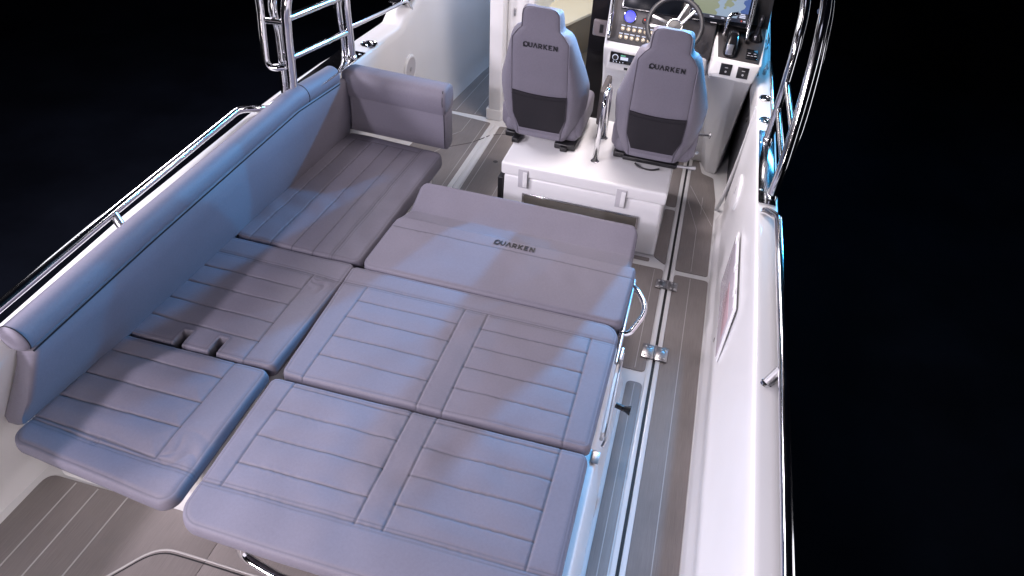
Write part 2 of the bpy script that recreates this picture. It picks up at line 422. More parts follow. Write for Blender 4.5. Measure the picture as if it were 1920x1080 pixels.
# port walkway and forward cockpit
panel([(-1.905, 2.8), (-1.462, 2.8), (-1.462, 4.69), (-1.93, 4.735)], .02)
panel([(-1.36, 2.8), (-1.005, 2.8), (-1.02, 4.70), (-1.375, 4.66)], .02)
panel([(-1.885, 4.775), (-1.53, 4.775), (-1.53, 4.85), (-1.50, 4.85), (-1.50, 7.6), (-1.60, 7.6), (-1.83, 5.6)], .012)
lines('caulk_line', [[(-1.497, 2.85), (-1.497, 4.66)], [(-1.13, 3.5), (-1.13, 4.6)], [(-1.795, 4.78), (-1.74, 6.2)], [(-1.63, 4.78), (-1.61, 6.4)], [(-1.63, 4.70), (-1.635, 4.47), (-1.70, 4.36)],
                     [(-1.80, 4.72), (-1.81, 4.5)], [(-1.77, 4.40), (-1.67, 4.20), (-1.82, 3.85)], [(-1.325, 2.9), (-1.325, 4.64)]], .0045)
lines('thin_joint', [[(-1.67, 4.18), (-1.50, 4.33), (-1.40, 4.50), (-1.20, 4.60)]], .003).data.materials[0] = GAP
obj('floor_channel', MB().box((-1.432, 2.7, .0005), (-1.424, 4.66, .0075), .001).box((-1.405, 2.7, .0005), (-1.380, 4.66, .0085), .002), GEL, deck)
obj('deck_screw_cap', MB().lathe((-1.245, 4.13, .0046), (0, 0, 1), [(0.0, .0006), (.016, .0006), (.018, .0002)], 20), DASH, deck)
# aft cockpit, port quarter
panel([(-2.232, -1), (-1.40, -1), (-1.40, 1.078), (-2.232, 1.078)], [.01, .01, .0, .05])
panel([(-1.3985, -1), (-.96, -1), (-.96, 1.60), (-1.3985, 1.60)], .006)
panel([(-.90, -1), (-.16, -1), (-.16, 1.55), (-.90, 1.55)], .02)
lines('caulk_line', [[(-2.106, -.9), (-2.095, 1.07)], [(-2.000, -.9), (-1.992, 1.07)], [(-1.865, -.9), (-1.855, 1.07)]], .006)
def ribbon(path, w, h, z):
    mb = MB(); P = [Vector((*p, 0)) for p in path]; rings = []
    for i in range(len(P)):
        t = (P[min(i+1, len(P)-1)]-P[max(i-1, 0)]).normalized(); n = Vector((-t.y, t.x, 0))
        rings.append([tuple(P[i]+n*w*a+Vector((0, 0, z+h*b))) for a, b in ((-.5, 0), (-.32, .8), (0, 1), (.32, .8), (.5, 0))])
    return mb.loft(rings)
hp = [(p.x, p.y) for p in fillet_path([(-1.86, .55, 0), (-1.60, .925, 0), (-1.45, .926, 0), (-.95, .916, 0)], .12)]
obj('hatch_edge', ribbon(hp, .008, .0014, .0046), CAULK, deck)
hp2 = [(p[0]+.004, p[1]-.014) for p in hp]
obj('hatch_joint', ribbon(hp2, .006, .0006, .0048), GAP, deck)
obj('hatch_joint', ribbon([(-1.70, .77), (-1.66, .62)], .006, .0012, .0052), GAP, deck)

def hinge(y, w, l):
    mb = MB(); ang = Matrix.Rotation(-.03, 4, 'Z')
    m = Matrix.Translation((.152, y, .0105)) @ ang
    mb.box((-w, -l, -.003), (-.006, l, .003), .002, 2, m).box((.006, -l, -.003), (w, l, .003), .002, 2, m)
    h = obj('hinge', mb, BRUSHED, deck)
    k = MB().tube([m @ Vector((0, -l, .003)), m @ Vector((0, l, .003))], .0065, 12); obj('knuckle', k, BRUSHED, h)
    for sx in (-.75, -.42, .42, .75):
        for sy in (-.62, .62):
            s_ = MB().lathe(m @ Vector((sx*w, sy*l, .003)), (0, 0, 1), [(.0001, .0035), (.004, .0032), (.0068, .001), (.0072, 0)], 12); obj('screw', s_, SATIN, h)
hinge(3.135, .066, .040); hinge(2.553, .070, .052)

# ================================================================== HULL
hull = thing('boat_hull', 'glossy white boat hull with high side walls and gunwales round the cockpit', 'boat hull', (-.8, 3, 0))
def sx(y): return 0
prof_s = [(.404, 0), (.409, .02), (.418, .045), (.432, .062), (.438, .085), (.435, .125), (.430, .15), (.434, .19), (.444, .45), (.450, .80), (.4525, .858), (.4545, .868), (.4585, .8750), (.466, .8785), (.480, .880), (.510, .881),
          (.548, .880), (.558, .875), (.562, .860), (.561, .845)]
prof_o = [(.561, .8449), (.560, .80), (.540, .5), (.50, .1), (.20, -1.2)]
ys = [-1.2, -.5, 0, .5, 1, 1.5, 2, 2.5, 3, 3.5, 3.85, 3.94]
obj('side_wall', MB().loft([[(x, y, z) for x, z in prof_s] for y in ys]), GEL, hull, sharp=60)
obj('topside', MB().loft([[(x, y, z) for x, z in prof_o] for y in ys]), HULLOUT, hull, sharp=60)
# forward bead that finishes the wall panel
obj('wall_edge', MB().tube(smooth_path([(.405, 4.08, .0), (.428, 4.045, .2), (.448, 3.985, .55), (.452, 3.95, .76), (.455, 3.945, .862)], 6), .013, 10), GEL, hull)
# gunwale forward of the wall panel, and the storage recess under it
gp = [(.452, .70), (.450, .80), (.4525, .845), (.4565, .862), (.465, .874), (.480, .880), (.510, .881), (.535, .879), (.545, .872), (.549, .855), (.5485, .84)]
go = [(.5485, .8399), (.547, .80), (.535, .5), (.50, .1), (.2, -1.2)]
gy = [(3.945, 0, 0), (4.2, 0, 0), (4.45, -.004, 0), (4.6, -.01, .005), (5.0, -.018, .05), (5.6, -.03, .10), (6.4, -.08, .14), (7.6, -.3, .18)]
obj('gunwale', MB().loft([[(x+dx, y, z+(dz if z > .6 else 0)) for x, z in gp] for y, dx, dz in gy]), GEL, hull, sharp=60)
obj('topside', MB().loft([[(x+dx, y, z+(dz if z > .6 else 0)) for x, z in go] for y, dx, dz in gy]), HULLOUT, hull, sharp=60)
obj('recess_liner', MB().box((.462, 3.95, .0), (.470, 5.6, .80)), DKGREY, hull)
# port side
def port_prof(xf, xi, xo, zg):
    return [(xf, 0), (xf-.006, .02), (xf-.020, .05), (xf-.03, .10), ((xf+xi)/2-.03, .45), (xi-.006, zg-.06), (xi-.012, zg-.02), (xi-.022, zg-.004), (xi-.04, zg), (xo+.012, zg), (xo+.004, zg-.004), (xo, zg-.02), (xo-.002, zg-.08), (min(xo, xf)-.05, .3), (min(xo, xf)-.03, .0), (xo+.5, -1.2)]
stt = [(-1.2, -2.275, -1.97, -2.05, .84), (0, -2.275, -1.98, -2.065, .845), (.9, -2.27, -2.00, -2.080, .852), (1.12, -2.26, -2.01, -2.092, .856), (1.8, -2.22, -2.03, -2.137, .868), (2.72, -2.10, -2.04, -2.158, .878), (3.0, -2.02, -2.01, -2.155, .880),
       (3.44, -2.00, -1.99, -2.14, .88), (3.56, -1.95, -1.945, -2.125, .88), (4.15, -1.915, -1.925, -2.095, .88), (4.19, -1.915, -1.925, -2.09, .885), (4.26, -1.912, -1.925, -2.09, .925), (4.42, -1.90, -1.925, -2.09, .96), (4.62, -1.89, -1.93, -2.09, 1.02), (4.80, -1.885, -1.935, -2.08, 1.20), (5.2, -1.86, -1.92, -2.05, 1.5),
       (5.6, -1.84, -1.89, -2.0, 1.6), (6.4, -1.72, -1.75, -1.9, 1.6), (7.6, -1.45, -1.5, -1.6, 1.6)]
obj('side_wall', MB().loft([[(x, y, z) for x, z in port_prof(*a)] for y, *a in stt]), GEL, hull, sharp=50)

def speaker(c, axis, R, nm='speaker', gcol=GREYP):
    b = obj(nm, MB().lathe(c, axis, [(R*1.0, -.004), (R, .006), (R*.96, .011), (R*.86, .013), (R*.80, .009)], 44), WPLAST, hull)
    g = MB().lathe(c, axis, [(.0001, .006), (R*.5, .009), (R*.80, .009)], 44)
    obj('grille', g, gcol, b)
    obj('dust_cap', MB().lathe(c, axis, [(.0001, .014), (R*.14, .0125), (R*.17, .0095)], 20), simple('cap_grey', (.34, .34, .37), .5), b)
speaker((-1.941, 4.26, .545), (1, -.02, -.03), .100)
sp2 = obj('speaker', MB().lathe((.441, 3.545, .492), (-1, 0, .02), [(.0001, .012), (.08, .0125), (.098, .010), (.108, .006), (.110, -.004)], 44), WPLAST, hull)
obj('badge', MB().box((.426, 3.54, .48), (.4285, 3.552, .53), .001), GREYP, sp2)
# fire-extinguisher locker with a frosted lid
wy0, wy1, wz0, wz1 = 2.33, 2.90, .30, .625
lo = obj('locker_window', MB().box((.425, wy0-.018, wz0-.016), (.437, wy1+.018, wz1+.016), .006), WPLAST, hull)
obj('pane', MB().box((.4215, wy0, wz0), (.426, wy1, wz1), .002), simple('frosted_pane', (.52, .47, .52), .2, coat=.3), lo)
# the red bottle seen through the pane, a soft blurred patch on the frosted sheet
obj('red_bottle', MB().box((.4195, wy0+.03, wz0+.10), (.4216, wy0+.30, wz1-.09), .0009), simple('red_behind_frost', (.50, .34, .38), .2, coat=.3), lo)
for yy in (wy0+.10, wy1-.05, (wy0+wy1)/2): obj('clasp', MB().box((.419, yy-.02, wz1-.005), (.428, yy+.02, wz1+.022), .002), WPLAST, lo)
obj('drain_cap', MB().lathe((.437, 2.585, .165), (-1, 0, 0), [(.0001, .006), (.012, .006), (.02, .003), (.021, 0)], 20), CHROME, hull)
obj('vent_button', MB().lathe((.462, 4.32, .60), (-1, 0, 0), [(.0001, .010), (.016, .010), (.02, 0)], 18), BLACK, hull)
# cup holders
def cup(c, r, lit=SCREENBLK):
    b = obj('cup_holder', MB().lathe(c, (0, 0, 1), [(r*1.15, -.0), (r*1.15, .004), (r*1.08, .007), (r*.98, .004), (r*.955, -.001)], 36), CHROME, hull)
    obj('cup_well', MB().lathe(c, (0, 0, 1), [(r*.955, -.0005), (r*.9, .0015), (.0001, .0012)], 36), lit, b)
    obj('cup_ring', MB().torus(Vector(c)+Vector((0, 0, .003)), (0, 0, 1), r*.5, .0025, 30, 8), CHROME, b)
    return b
cup((-1.995, 3.795, .882), .047); cup((.503, 3.735, .883), .038); cup((.503, 4.045, .883), .038)
# rectangular white pad the starboard holders sit in
obj('holder_pad', MB().box((.462, 3.65, .8795), (.544, 4.12, .8825), .001), WPLAST, hull)
# polished mounting plates
def plate(name, pts, z, mat=CHROME): return obj(name, MB().prism(round_poly(pts, .012), z, z+.006, .0015), mat, hull)
plate('mounting_plate', [(.462, 2.83), (.546, 2.83), (.546, 3.60), (.462, 3.60)], .8815)
plate('mounting_plate', [(-2.118, 2.84), (-1.99, 2.86), (-1.965, 3.30), (-1.95, 3.66), (-2.11, 3.66)], .8815)
for p in ((.474, 2.95, .888), (.474, 3.45, .888), (-1.972, 3.62, .888), (-2.04, 3.30, .888)):
    obj('screw', MB().lathe(p, (0, 0, 1), [(.0001, .003), (.006, .0025), (.009, 0)], 12), SATIN, hull)
# windscreen foot plates
obj('foot_plate', MB().box((-2.07, 4.27, .985), (-1.955, 4.50, .992), .002, 2, Matrix.Translation((0, 0, 0))), BLACKGLOSS, hull)
rp = obj('recess_plate', MB().box((.452, 4.42, .72), (.460, 4.62, .875), .004), BLACKGLOSS, hull)
for q in ((.450, 4.44, .85), (.450, 4.46, .78)): obj('screw', MB().lathe(q, (-1, 0, 0), [(.0001, .004), (.008, .003), (.01, 0)], 14), SATIN, rp)

# ================================================================== RAILS AND T-TOP
r1 = thing('grab_rail', 'long polished grab rail standing on the starboard gunwale beside the walkway', 'grab rail', (.535, 1.7, .88), 'polished rails along the gunwales')
rr_ = obj('rail', MB().tube(fillet_path([(.492, 2.762, .872), (.492, 2.745, .905), (.542, 2.66, .930), (.543, 1.7, .930), (.538, .9, .93), (.533, -.9, .93)], .035), .019, 18), CHROME, r1, 180)
obj('stanchion', MB().cyl((.497, 1.672, .878), (.533, 1.705, .926), .018, 18), SATIN, r1)
obj('foot_flange', MB().lathe((.497, 1.672, .880), (.3, .25, .85), [(.021, -.006), (.021, .004), (.016, .007)], 20), CHROME, r1)
r2 = thing('grab_rail', 'polished grab rail outside the port gunwale behind the long sofa backrest', 'grab rail', (-2.12, 1.7, .88), 'polished rails along the gunwales')
obj('rail', MB().tube(fillet_path([(-2.055, 2.81, .885), (-2.165, 2.68, .925), (-2.105, 1.70, .928), (-2.062, 1.05, .925), (-1.99, -.5, .915)], .05), .0185, 18), CHROME, r2, 180)
obj('stanchion', MB().cyl((-2.060, 1.712, .875), (-2.108, 1.735, .926), .018, 18), SATIN, r2)

def arc_tube(pts, r, n=12): return MB().tube(smooth_path(pts, n), r, 18)
tt = thing('frame_tower', 'tall curved polished tube frame on the starboard gunwale carrying the roof', 'roof frame', (.53, 3.1, .88), 'tube frames carrying the roof')
RT = .0245
# aft pair and forward tube, bending inboard towards the roof
obj('upright', arc_tube([(.522, 2.895, .885), (.530, 2.915, 1.05), (.534, 2.975, 1.25), (.535, 3.05, 1.45), (.532, 3.13, 1.60), (.520, 3.26, 1.75), (.43, 3.5, 2.05), (.28, 3.7, 2.28)], RT), CHROME, tt, 180)
obj('upright', arc_tube([(.556, 3.01, 1.045), (.566, 3.03, 1.20), (.566, 3.09, 1.38), (.560, 3.17, 1.55), (.545, 3.30, 1.72), (.45, 3.54, 2.05), (.30, 3.74, 2.28)], .0235), CHROME, tt, 180)
obj('upright', arc_tube([(.510, 3.49, .885), (.511, 3.50, 1.04), (.511, 3.515, 1.23), (.508, 3.56, 1.42), (.500, 3.70, 1.60), (.40, 3.9, 2.0), (.26, 4.0, 2.28)], RT), CHROME, tt, 180)
obj('weld_loop', arc_tube([(.556, 3.01, 1.05), (.552, 2.985, 1.02), (.540, 2.955, 1.03), (.535, 2.95, 1.06)], .0185, 6), CHROME, tt, 180)
for a, b in (((.511, 3.50, 1.075), (.534, 2.97, 1.04)), ((.512, 3.52, 1.22), (.536, 3.02, 1.19))): obj('strut', MB().cyl(a, b, .015, 14), CHROME, tt)
for a, b in (((.520, 3.26, 1.66), (.545, 3.30, 1.66)),): obj('strut', MB().cyl(a, b, .014, 14), CHROME, tt)
for p in ((.522, 2.895, .885), (.510, 3.49, .885)): obj('foot_flange', MB().lathe(p, (0, .1, 1), [(.0285, -.004), (.0285, .018), (.024, .024)], 22), CHROME, tt)

tp = thing('frame_tower', 'ladder-like polished tube frame on the port gunwale behind the armrest cushion', 'roof frame', (-2.05, 3.25, .88), 'tube frames carrying the roof')
obj('upright', arc_tube([(-2.048, 2.985, .885), (-2.040, 2.995, 1.05), (-2.028, 3.005, 1.25), (-2.00, 3.02, 1.42), (-1.93, 3.2, 1.9), (-1.82, 3.4, 2.28)], .0255), CHROME, tp, 180)
obj('upright', arc_tube([(-2.098, 2.985, .885), (-2.098, 3.005, 1.02), (-2.099, 3.03, 1.20), (-2.10, 3.05, 1.40), (-2.0, 3.25, 1.9), (-1.85, 3.45, 2.28)], .0215), CHROME, tp, 180)
obj('upright', arc_tube([(-1.988, 3.545, .885), (-1.988, 3.548, 1.05), (-1.986, 3.555, 1.25), (-1.97, 3.6, 1.5), (-1.90, 3.7, 1.9), (-1.80, 3.8, 2.28)], .0255), CHROME, tp, 180)
obj('upright', arc_tube([(-2.040, 3.56, .885), (-2.046, 3.565, 1.05), (-2.05, 3.57, 1.22), (-2.04, 3.62, 1.5), (-1.95, 3.72, 1.9), (-1.82, 3.82, 2.28)], .0215), CHROME, tp, 180)
obj('ladder_bow', MB().tube(fillet_path([(-2.148, 3.005, 1.75), (-2.150, 3.0, 1.36), (-2.152, 2.965, 1.16), (-2.150, 2.945, 1.035), (-2.055, 2.985, 1.045)], .09, 9), .0185, 18), CHROME, tp, 180)
for a, b, r in (((-2.150, 2.995, 1.27), (-2.04, 3.01, 1.27), .015), ((-2.028, 3.03, 1.29), (-1.99, 3.53, 1.255), .0185), ((-2.036, 3.01, 1.09), (-1.99, 3.54, 1.05), .0165), ((-1.988, 3.56, 1.07), (-1.978, 4.28, .995), .0145)):
    obj('rung', MB().cyl(a, b, r, 16), CHROME, tp)
obj('end_bend', MB().tube(smooth_path([(-1.978, 4.28, .995), (-1.965, 4.33, .99), (-1.955, 4.36, .95), (-1.952, 4.37, .925)], 5), .0145, 14), CHROME, tp, 180)
for p in ((-2.048, 2.985, .885), (-1.988, 3.545, .885)): obj('foot_flange', MB().lathe(p, (0, 0, 1), [(.032, -.004), (.032, .018), (.0255, .026)], 22), CHROME, tp)
rb = MB()  # unseen open roof, added so its forward edge cuts off the blue spot
for pts in ([(-1.95, 3.35), (.40, 3.35), (.40, 3.85), (-1.95, 3.85)], [(-1.95, 3.851), (-1.70, 3.851), (-1.70, 6.169), (-1.95, 6.169)], [(-1.95, 6.17), (.95, 6.17), (.95, 6.9), (-1.95, 6.9)]):
    rb.prism(pts, 2.28, 2.36, .02)
roof = obj('unseen_shade_roof', rb, GEL); tag(roof, 'unseen white roof over the helm, added so its edge shapes the blue light', 'shading roof')

# ================================================================== PORT SOFA
sb = obj('bench_box', MB().prism(round_poly([(-2.02, 3.40), (-1.44, 3.40), (-1.44, 1.075), (-2.19, 1.09)], .03), .003, .352, .006), GEL)
tag(sb, 'white moulded bench base under the port sofa cushions', 'bench base')
zs = .45
xf_ = lambda y: float(np.interp(y, [.95, 1.01, 1.54, 2.27, 3.45], [-2.10, -2.094, -2.046, -2.032, -1.988]))
xs = lambda y: xf_(y)-.028
S1 = [(xs(2.265), 2.272), (-1.370, 2.262), (-1.362, 3.405), (xs(3.45), 3.44)]
sm = [(-1.965+.0, 2.24, -1.925, 3.365), (-1.851, 2.24, -1.815, 3.36), (-1.736, 2.24, -1.709, 3.355), (-1.622, 2.24, -1.603, 3.35), (-1.93, 3.36, -1.50, 3.345, .002)]
c = cushion('seat_cushion', S1, zs, .085, sm, [(-1.517, 2.24, -1.497, 3.40)], rc=.05, seed=11, crown=.005, re=.018)
tag(c, 'long grey seat cushion with lengthwise channels at the forward end of the port sofa', 'seat cushion', 'grey cushions of the port sofa')
S2 = [(xs(1.54), 1.540), (-1.398, 1.540), (-1.378, 2.250), (xs(2.26), 2.256)]
sm = [(-1.532, 1.50, -1.527, 2.118)] + [(-2.2, y+.012, -1.531, y) for y in (2.009, 1.894, 1.772, 1.655)]
def folds(cx, cy, ang, amp, rad, k):       # a fan of short creases running into a seam corner
    def f(X, Y, u, v):
        a = np.arctan2(Y-cy, X-cx); r = np.hypot(X-cx, Y-cy)
        w_ = np.exp(-((a-ang)/.75)**2)*np.exp(-((r-rad*.55)/(rad*.5))**2)
        return amp*w_*(np.abs(np.sin(k*a+1.3*np.sin(6*r/rad)))-.6)
    return f
f2 = folds(-1.528, 2.10, -.55, .0075, .11, 4.5)
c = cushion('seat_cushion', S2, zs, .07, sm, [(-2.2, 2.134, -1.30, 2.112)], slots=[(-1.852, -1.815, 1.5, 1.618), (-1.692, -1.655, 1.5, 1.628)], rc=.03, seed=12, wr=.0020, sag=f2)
tag(c, 'grey sofa seat cushion with two open strap slots in its aft edge', 'seat cushion', 'grey cushions of the port sofa')
S3 = [(-2.092, .962), (-1.388, .888), (-1.402, 1.528), (xs(1.53), 1.528)]
f3 = folds(-1.556, 1.05, .5, .008, .15, 3.6)
dish = lambda X, Y, u, v: f3(X, Y, u, v) - .006*np.exp(-(((X+1.72)/.25)**2+((Y-1.06)/.09)**2)) - .005*np.clip((1.0-Y)/.12, 0, 1)**2
sm = [(-1.552, 1.56, -1.556, 1.052)] + [(-2.2, y+.006, -1.553, y) for y in (1.431, 1.303, 1.181)] + [(-2.2, 1.085, -1.80, 1.065, .003), (-1.80, 1.065, -1.556, 1.045, .003)]
c = cushion('seat_cushion', S3, zs, .056, sm, [(-2.2, 1.075, -1.80, 1.045), (-1.80, 1.045, -1.30, 1.022)], rc=[.06, .06, .03, .03], seed=13, wr=.0022, puff=.005, sag=dish, re=.014)
tag(c, 'wrinkled grey sofa cushion at the open aft end with a plain aft band', 'seat cushion', 'grey cushions of the port sofa')

# backrest along the hull side
back = thing('back_cushion', 'long grey padded backrest with a rolled top along the port hull side', 'backrest cushion', (-2.05, 2.2, .45))
YK = [1.0, 1.1, 1.72, 2.92, 3.30, 3.45]
XT = lambda y: float(np.interp(y, YK, [-1.948, -1.950, -1.966, -1.988, -1.974, -1.970]))
ZT = lambda y: float(np.interp(y, YK, [.798, .800, .815, .832, .812, .806]))
yy = np.linspace(1.135, 3.415, 150)
def lower(y, rnd):
    xb = xf_(y); xt = XT(y); zt = ZT(y); zb = .436; r = []
    pts = [(xt-.055, zt+.02), (xt-.012, zt+.004), (xt, zt-.012), (xt*.7+xb*.3+.007, zt*.7+zb*.3), (xt*.35+xb*.65+.008, zt*.35+zb*.65), (xb+.003, zb+.04), (xb-.004, zb+.010), (xb-.03, zb), (xb-.075, zb), (xb-.085, zb+.03), (xt-.075, zt-.05)]
    cx = sum(p[0] for p in pts)/len(pts); cz = sum(p[1] for p in pts)/len(pts)
    lean = .26*min(1, max(0, (1.75-y)/.6))
    for p in pts:
        z = cz+(p[1]-cz)*(.5+.5*rnd); r.append((cx+(p[0]-cx)*rnd, y+(z-.80)*lean, z))
    return r
rings = [lower(1.118, .72), lower(1.122, .9)] + [lower(y, 1.) for y in yy] + [lower(3.425, .9)]
lw = obj('backrest_panel', MB().loft(rings, closed=True, caps=True), FAB, back, 55)
def roll(y, k):
    cx, cz = XT(y)-.044, ZT(y)+.047; a = []
    for i in range(22):
        t = 2*PI*i/22; rx, rz = .053*k, .060*k
        x = cx+rx*math.cos(t); z = cz+rz*math.sin(t)
        if math.sin(t) < -.5: z = cz-.5*rz-(abs(math.sin(t))-.5)*rz*.5
        a.append((x, y+.0012*math.sin(9*y+3*t), z))
    return a
ye = list(np.linspace(1.122, 3.33, 110))
obj('rolled_top', MB().loft([roll(1.096, .5), roll(1.100, .78), roll(1.107, .94), roll(1.114, 1.0)]+[roll(y, 1.+.006*math.sin(5*y)) for y in ye]+[roll(3.345, .97), roll(3.355, .85), roll(3.36, .5)], closed=True, caps=True), FAB, back, 55)
obj('piping', MB().tube([(XT(y)+.0008, y, ZT(y)+.001) for y in np.linspace(1.12, 3.34, 150)], .0030, 8), POCKET, back)
for yp, r_ in ((3.02, 0), (1.116, 0)):
    obj('piping', MB().tube([(XT(yp)-.044+.0535*math.cos(t), yp, ZT(yp)+.047+.0605*math.sin(t)) for t in np.linspace(-.5, 2.8, 24)], .0020, 8), POCKET, back)

# end bolster
bol = thing('end_bolster', 'short grey armrest bolster across the forward end of the port sofa', 'armrest cushion', (-1.68, 3.5, .46))
def bring(x, k, up):
    y0 = 3.438; a = []
    if up: base = [(-.008, .70), (-.022, .735), (-.026, .79), (-.018, .835), (.005, .858), (.05, .866), (.10, .860), (.135, .835), (.142, .79), (.138, .72), (.12, .70)]
    else: base = [(.0, .705), (.0, .62), (.002, .53), (.010, .462), (.03, .448), (.09, .448), (.112, .462), (.12, .55), (.122, .64), (.12, .705)]
    cy = sum(p[0] for p in base)/len(base); cz = sum(p[1] for p in base)/len(base)
    sl = -.012*(x+2.0)/.65
    for p in base:
        a.append((x, y0+cy+(p[0]-cy)*k - .03*(x+2.0)/.65*0, cz+(p[1]-cz)*k + sl))
    return a
xr = list(np.linspace(-2.045, -1.372, 40))
obj('rolled_top', MB().loft([bring(-2.062, .7, 1), bring(-2.055, .93, 1)]+[bring(x, 1, 1) for x in xr]+[bring(-1.360, .97, 1), bring(-1.352, .86, 1), bring(-1.349, .6, 1)], closed=True, caps=True), FAB, bol, 60)
obj('bolster_panel', MB().loft([bring(-2.055, .95, 0)]+[bring(x, 1, 0) for x in xr]+[bring(-1.362, .96, 0), bring(-1.356, .85, 0)], closed=True, caps=True), FAB, bol, 60)
obj('piping', MB().tube([(x, 3.4335, .703-.012*(x+2.0)/.65) for x in np.linspace(-2.045, -1.37, 20)], .0032, 8), POCKET, bol)
for z0, z1 in ((.475, .70), (.715, .855)):
    obj('piping', MB().tube([(-1.366, 3.436-(.022 if z0 > .7 else 0)*math.sin((z-z0)/(z1-z0)*PI), z-.012) for z in np.linspace(z0, z1, 12)], .0024, 8), POCKET, bol)

# ================================================================== SUN PAD
base = thing('pad_plinth', 'white moulded base box under the wide grey sun pad', 'pad base', (-.65, 1.9, 0))
obj('base_box', MB().poly([(-1.28, 1.62, .003), (.016, 1.62, .003), (.022, 2.30, .003), (-1.28, 2.30, .003), (-1.28, 1.62, .345), (-.055, 1.62, .345), (-.055, 2.24, .345), (-1.28, 2.24, .345)], 3, .012), GEL, base)
obj('side_ledge', MB().poly([(-.15, -.9, .003), (.012, -.9, .003), (.016, 1.615, .003), (-.15, 1.615, .003), (-.15, -.9, .345), (-.022, -.9, .345), (-.024, 1.615, .345), (-.15, 1.615, .345)], 3, .010), GEL, base)
obj('lid_seam', MB().box((.0045, -.9, .165), (.0058, 1.6, .168)), GREYP, base) if False else None
kb = obj('pull_latch', MB().cyl((.006, 1.978, .205), (.045, 1.968, .205), .013, 16), BLACK, base)
obj('latch_grip', MB().lathe((.045, 1.968, .205), (1, -.1, 0), [(.0001, 0), (.013, .001), (.015, .012), (.022, .026), (.022, .032), (.0001, .033)], 18), BLACK, kb)
obj('latch_plate', MB().box((-.044, 1.545, .3455), (-.012, 1.60, .3515), .002), SATIN, base)
obj('hinge_arm', MB().tube(fillet_path([(-.012, 2.125, .40), (-.010, 2.06, .385), (-.004, 1.66, .36), (-.012, 1.63, .35)], .03), .007, 10), SATIN, base)
obj('hinge_arm', MB().box((-.030, 1.66, .345), (-.016, 2.10, .40), .004), WPLAST, base)
ha = obj('hinge_plate', MB().box((-.022, 2.05, .385), (-.009, 2.13, .43), .004), SATIN, base)
for q in ((-.008, 2.07, .40), (-.008, 2.11, .415)): obj('screw', MB().lathe(q, (1, 0, 0), [(.0001, .004), (.006, .003), (.007, 0)], 12), CHROME, ha)
obj('hinge_plate', MB().box((-.022, 1.69, .335), (-.011, 1.745, .36), .004), SATIN, base)
obj('grab_handle', MB().tube(fillet_path([(-.055, 2.60, .41), (-.01, 2.575, .40), (.042, 2.49, .395), (.044, 2.40, .395), (-.005, 2.255, .395), (-.055, 2.24, .40)], .07), .015, 16), CHROME, base, 180)
obj('bench_frame', MB().tube([(-.035, 2.64, .405), (-.032, 2.05, .40)], .009, 12), SATIN, base)
obj('pad_leg', MB().tube(fillet_path([(-1.155, 1.25, .345), (-1.165, .905, .34), (-1.16, .885, .25), (-1.02, .865, .20), (-.35, .85, .18), (-.30, .85, .30)], .06), .017, 18), CHROME, base, 180)

x0, x1 = -1.257, -.164
C2 = [(-1.353, 1.528), (-.056, 1.532), (-.047, 2.236), (-1.388, 2.240)]
sm = [(x0-.003, 1.45, x0+.004, 2.115), (-.767, 1.45, -.766, 2.114), (-.659, 1.45, -.655, 2.115), (x1+.001, 1.45, x1-.003, 2.117)]
for yv in (2.016, 1.902, 1.781, 1.663): sm += [(x0, yv+.002, -.767, yv-.002, .0036), (-.657, yv+.001, x1, yv, .0036)]
c = cushion('pad_cushion', C2, .45, .066, sm, [(-1.5, 2.120, .1, 2.117)], rc=[.03, .03, .085, .03], seed=21, crown=.006, wr=.0014)
tag(c, 'middle sun pad cushion with two stitched panels of narrow channels', 'pad cushion', 'grey cushions of the sun pad')
C3 = [(-1.350, .852), (-.050, .842), (-.053, 1.510), (-1.371, 1.505)]
sm = [(x0-.016, 1.012, x0-.013, 1.6), (-.770, 1.008, -.768, 1.6), (-.668, 1.008, -.664, 1.6), (x1-.003, 1.01, x1+.001, 1.6)]
for yv in (1.478, 1.357, 1.232, 1.110): sm += [(x0-.014, yv+.001, -.769, yv-.002, .0036), (-.665, yv, x1, yv, .0036)]
droop = lambda X, Y, u, v: -.004*np.clip((1.0-Y)/.15, 0, 1)**2
c = cushion('pad_cushion', C3, .45, .058, sm, [(-1.5, 1.012, .1, 1.006)], rc=[.085, .05, .03, .03], seed=22, crown=.006, wr=.0018, sag=droop, re=.016, bow=.012)
tag(c, 'aft sun pad cushion with a plain rounded band along its free edge', 'pad cushion', 'grey cushions of the sun pad')
pb = thing('folding_cushion', 'folded down grey bench backrest with black lettering at the head of the sun pad', 'pad cushion', (-.68, 2.6, .36), 'grey cushions of the sun pad')
C1 = [(-1.352, 2.246), (-.047, 2.238), (-.036, 2.632), (-1.318, 2.650)]
tilt = lambda X, Y, u, v: .046*np.clip((Y-2.25)/.40, 0, 1) - .006*np.clip((Y-2.5)/.14, 0, 1)**2
lc = cushion('lower_pad', C1, .462, .10, [(-1.5, 2.553, .1, 2.540, .002)], rc=[.05, .04, .03, .05], seed=23, zfun=tilt, re=.016, puff=.001, parent=pb, edge_seam=.010, wr=.001)
C0 = [(-1.318, 2.60), (-.068, 2.590), (-.072, 2.925), (-1.300, 2.930)]
rise = lambda X, Y, u, v: .040*np.clip((2.75-Y)/.14, 0, 1) + .088*np.clip((Y-2.75)/.17, 0, 1)**1.2
cushion('head_pad', C0, .460, .085, [], rc=.05, seed=24, zfun=rise, re=.018, parent=pb, edge_seam=.010, wr=.001)
def to3_pad(x, y, h):   # lies on the raised lower pad
    X_, Y_ = -.775+x, 2.572+y*1.02-x*.012
    return (X_, Y_, +.4645+.046*min(1, (Y_-2.25)/.40)-.006*max(0, (Y_-2.5)/.14)**2+.0035+h)
obj('lettering', wordmark(to3_pad, .212), LOGO, pb, 30)

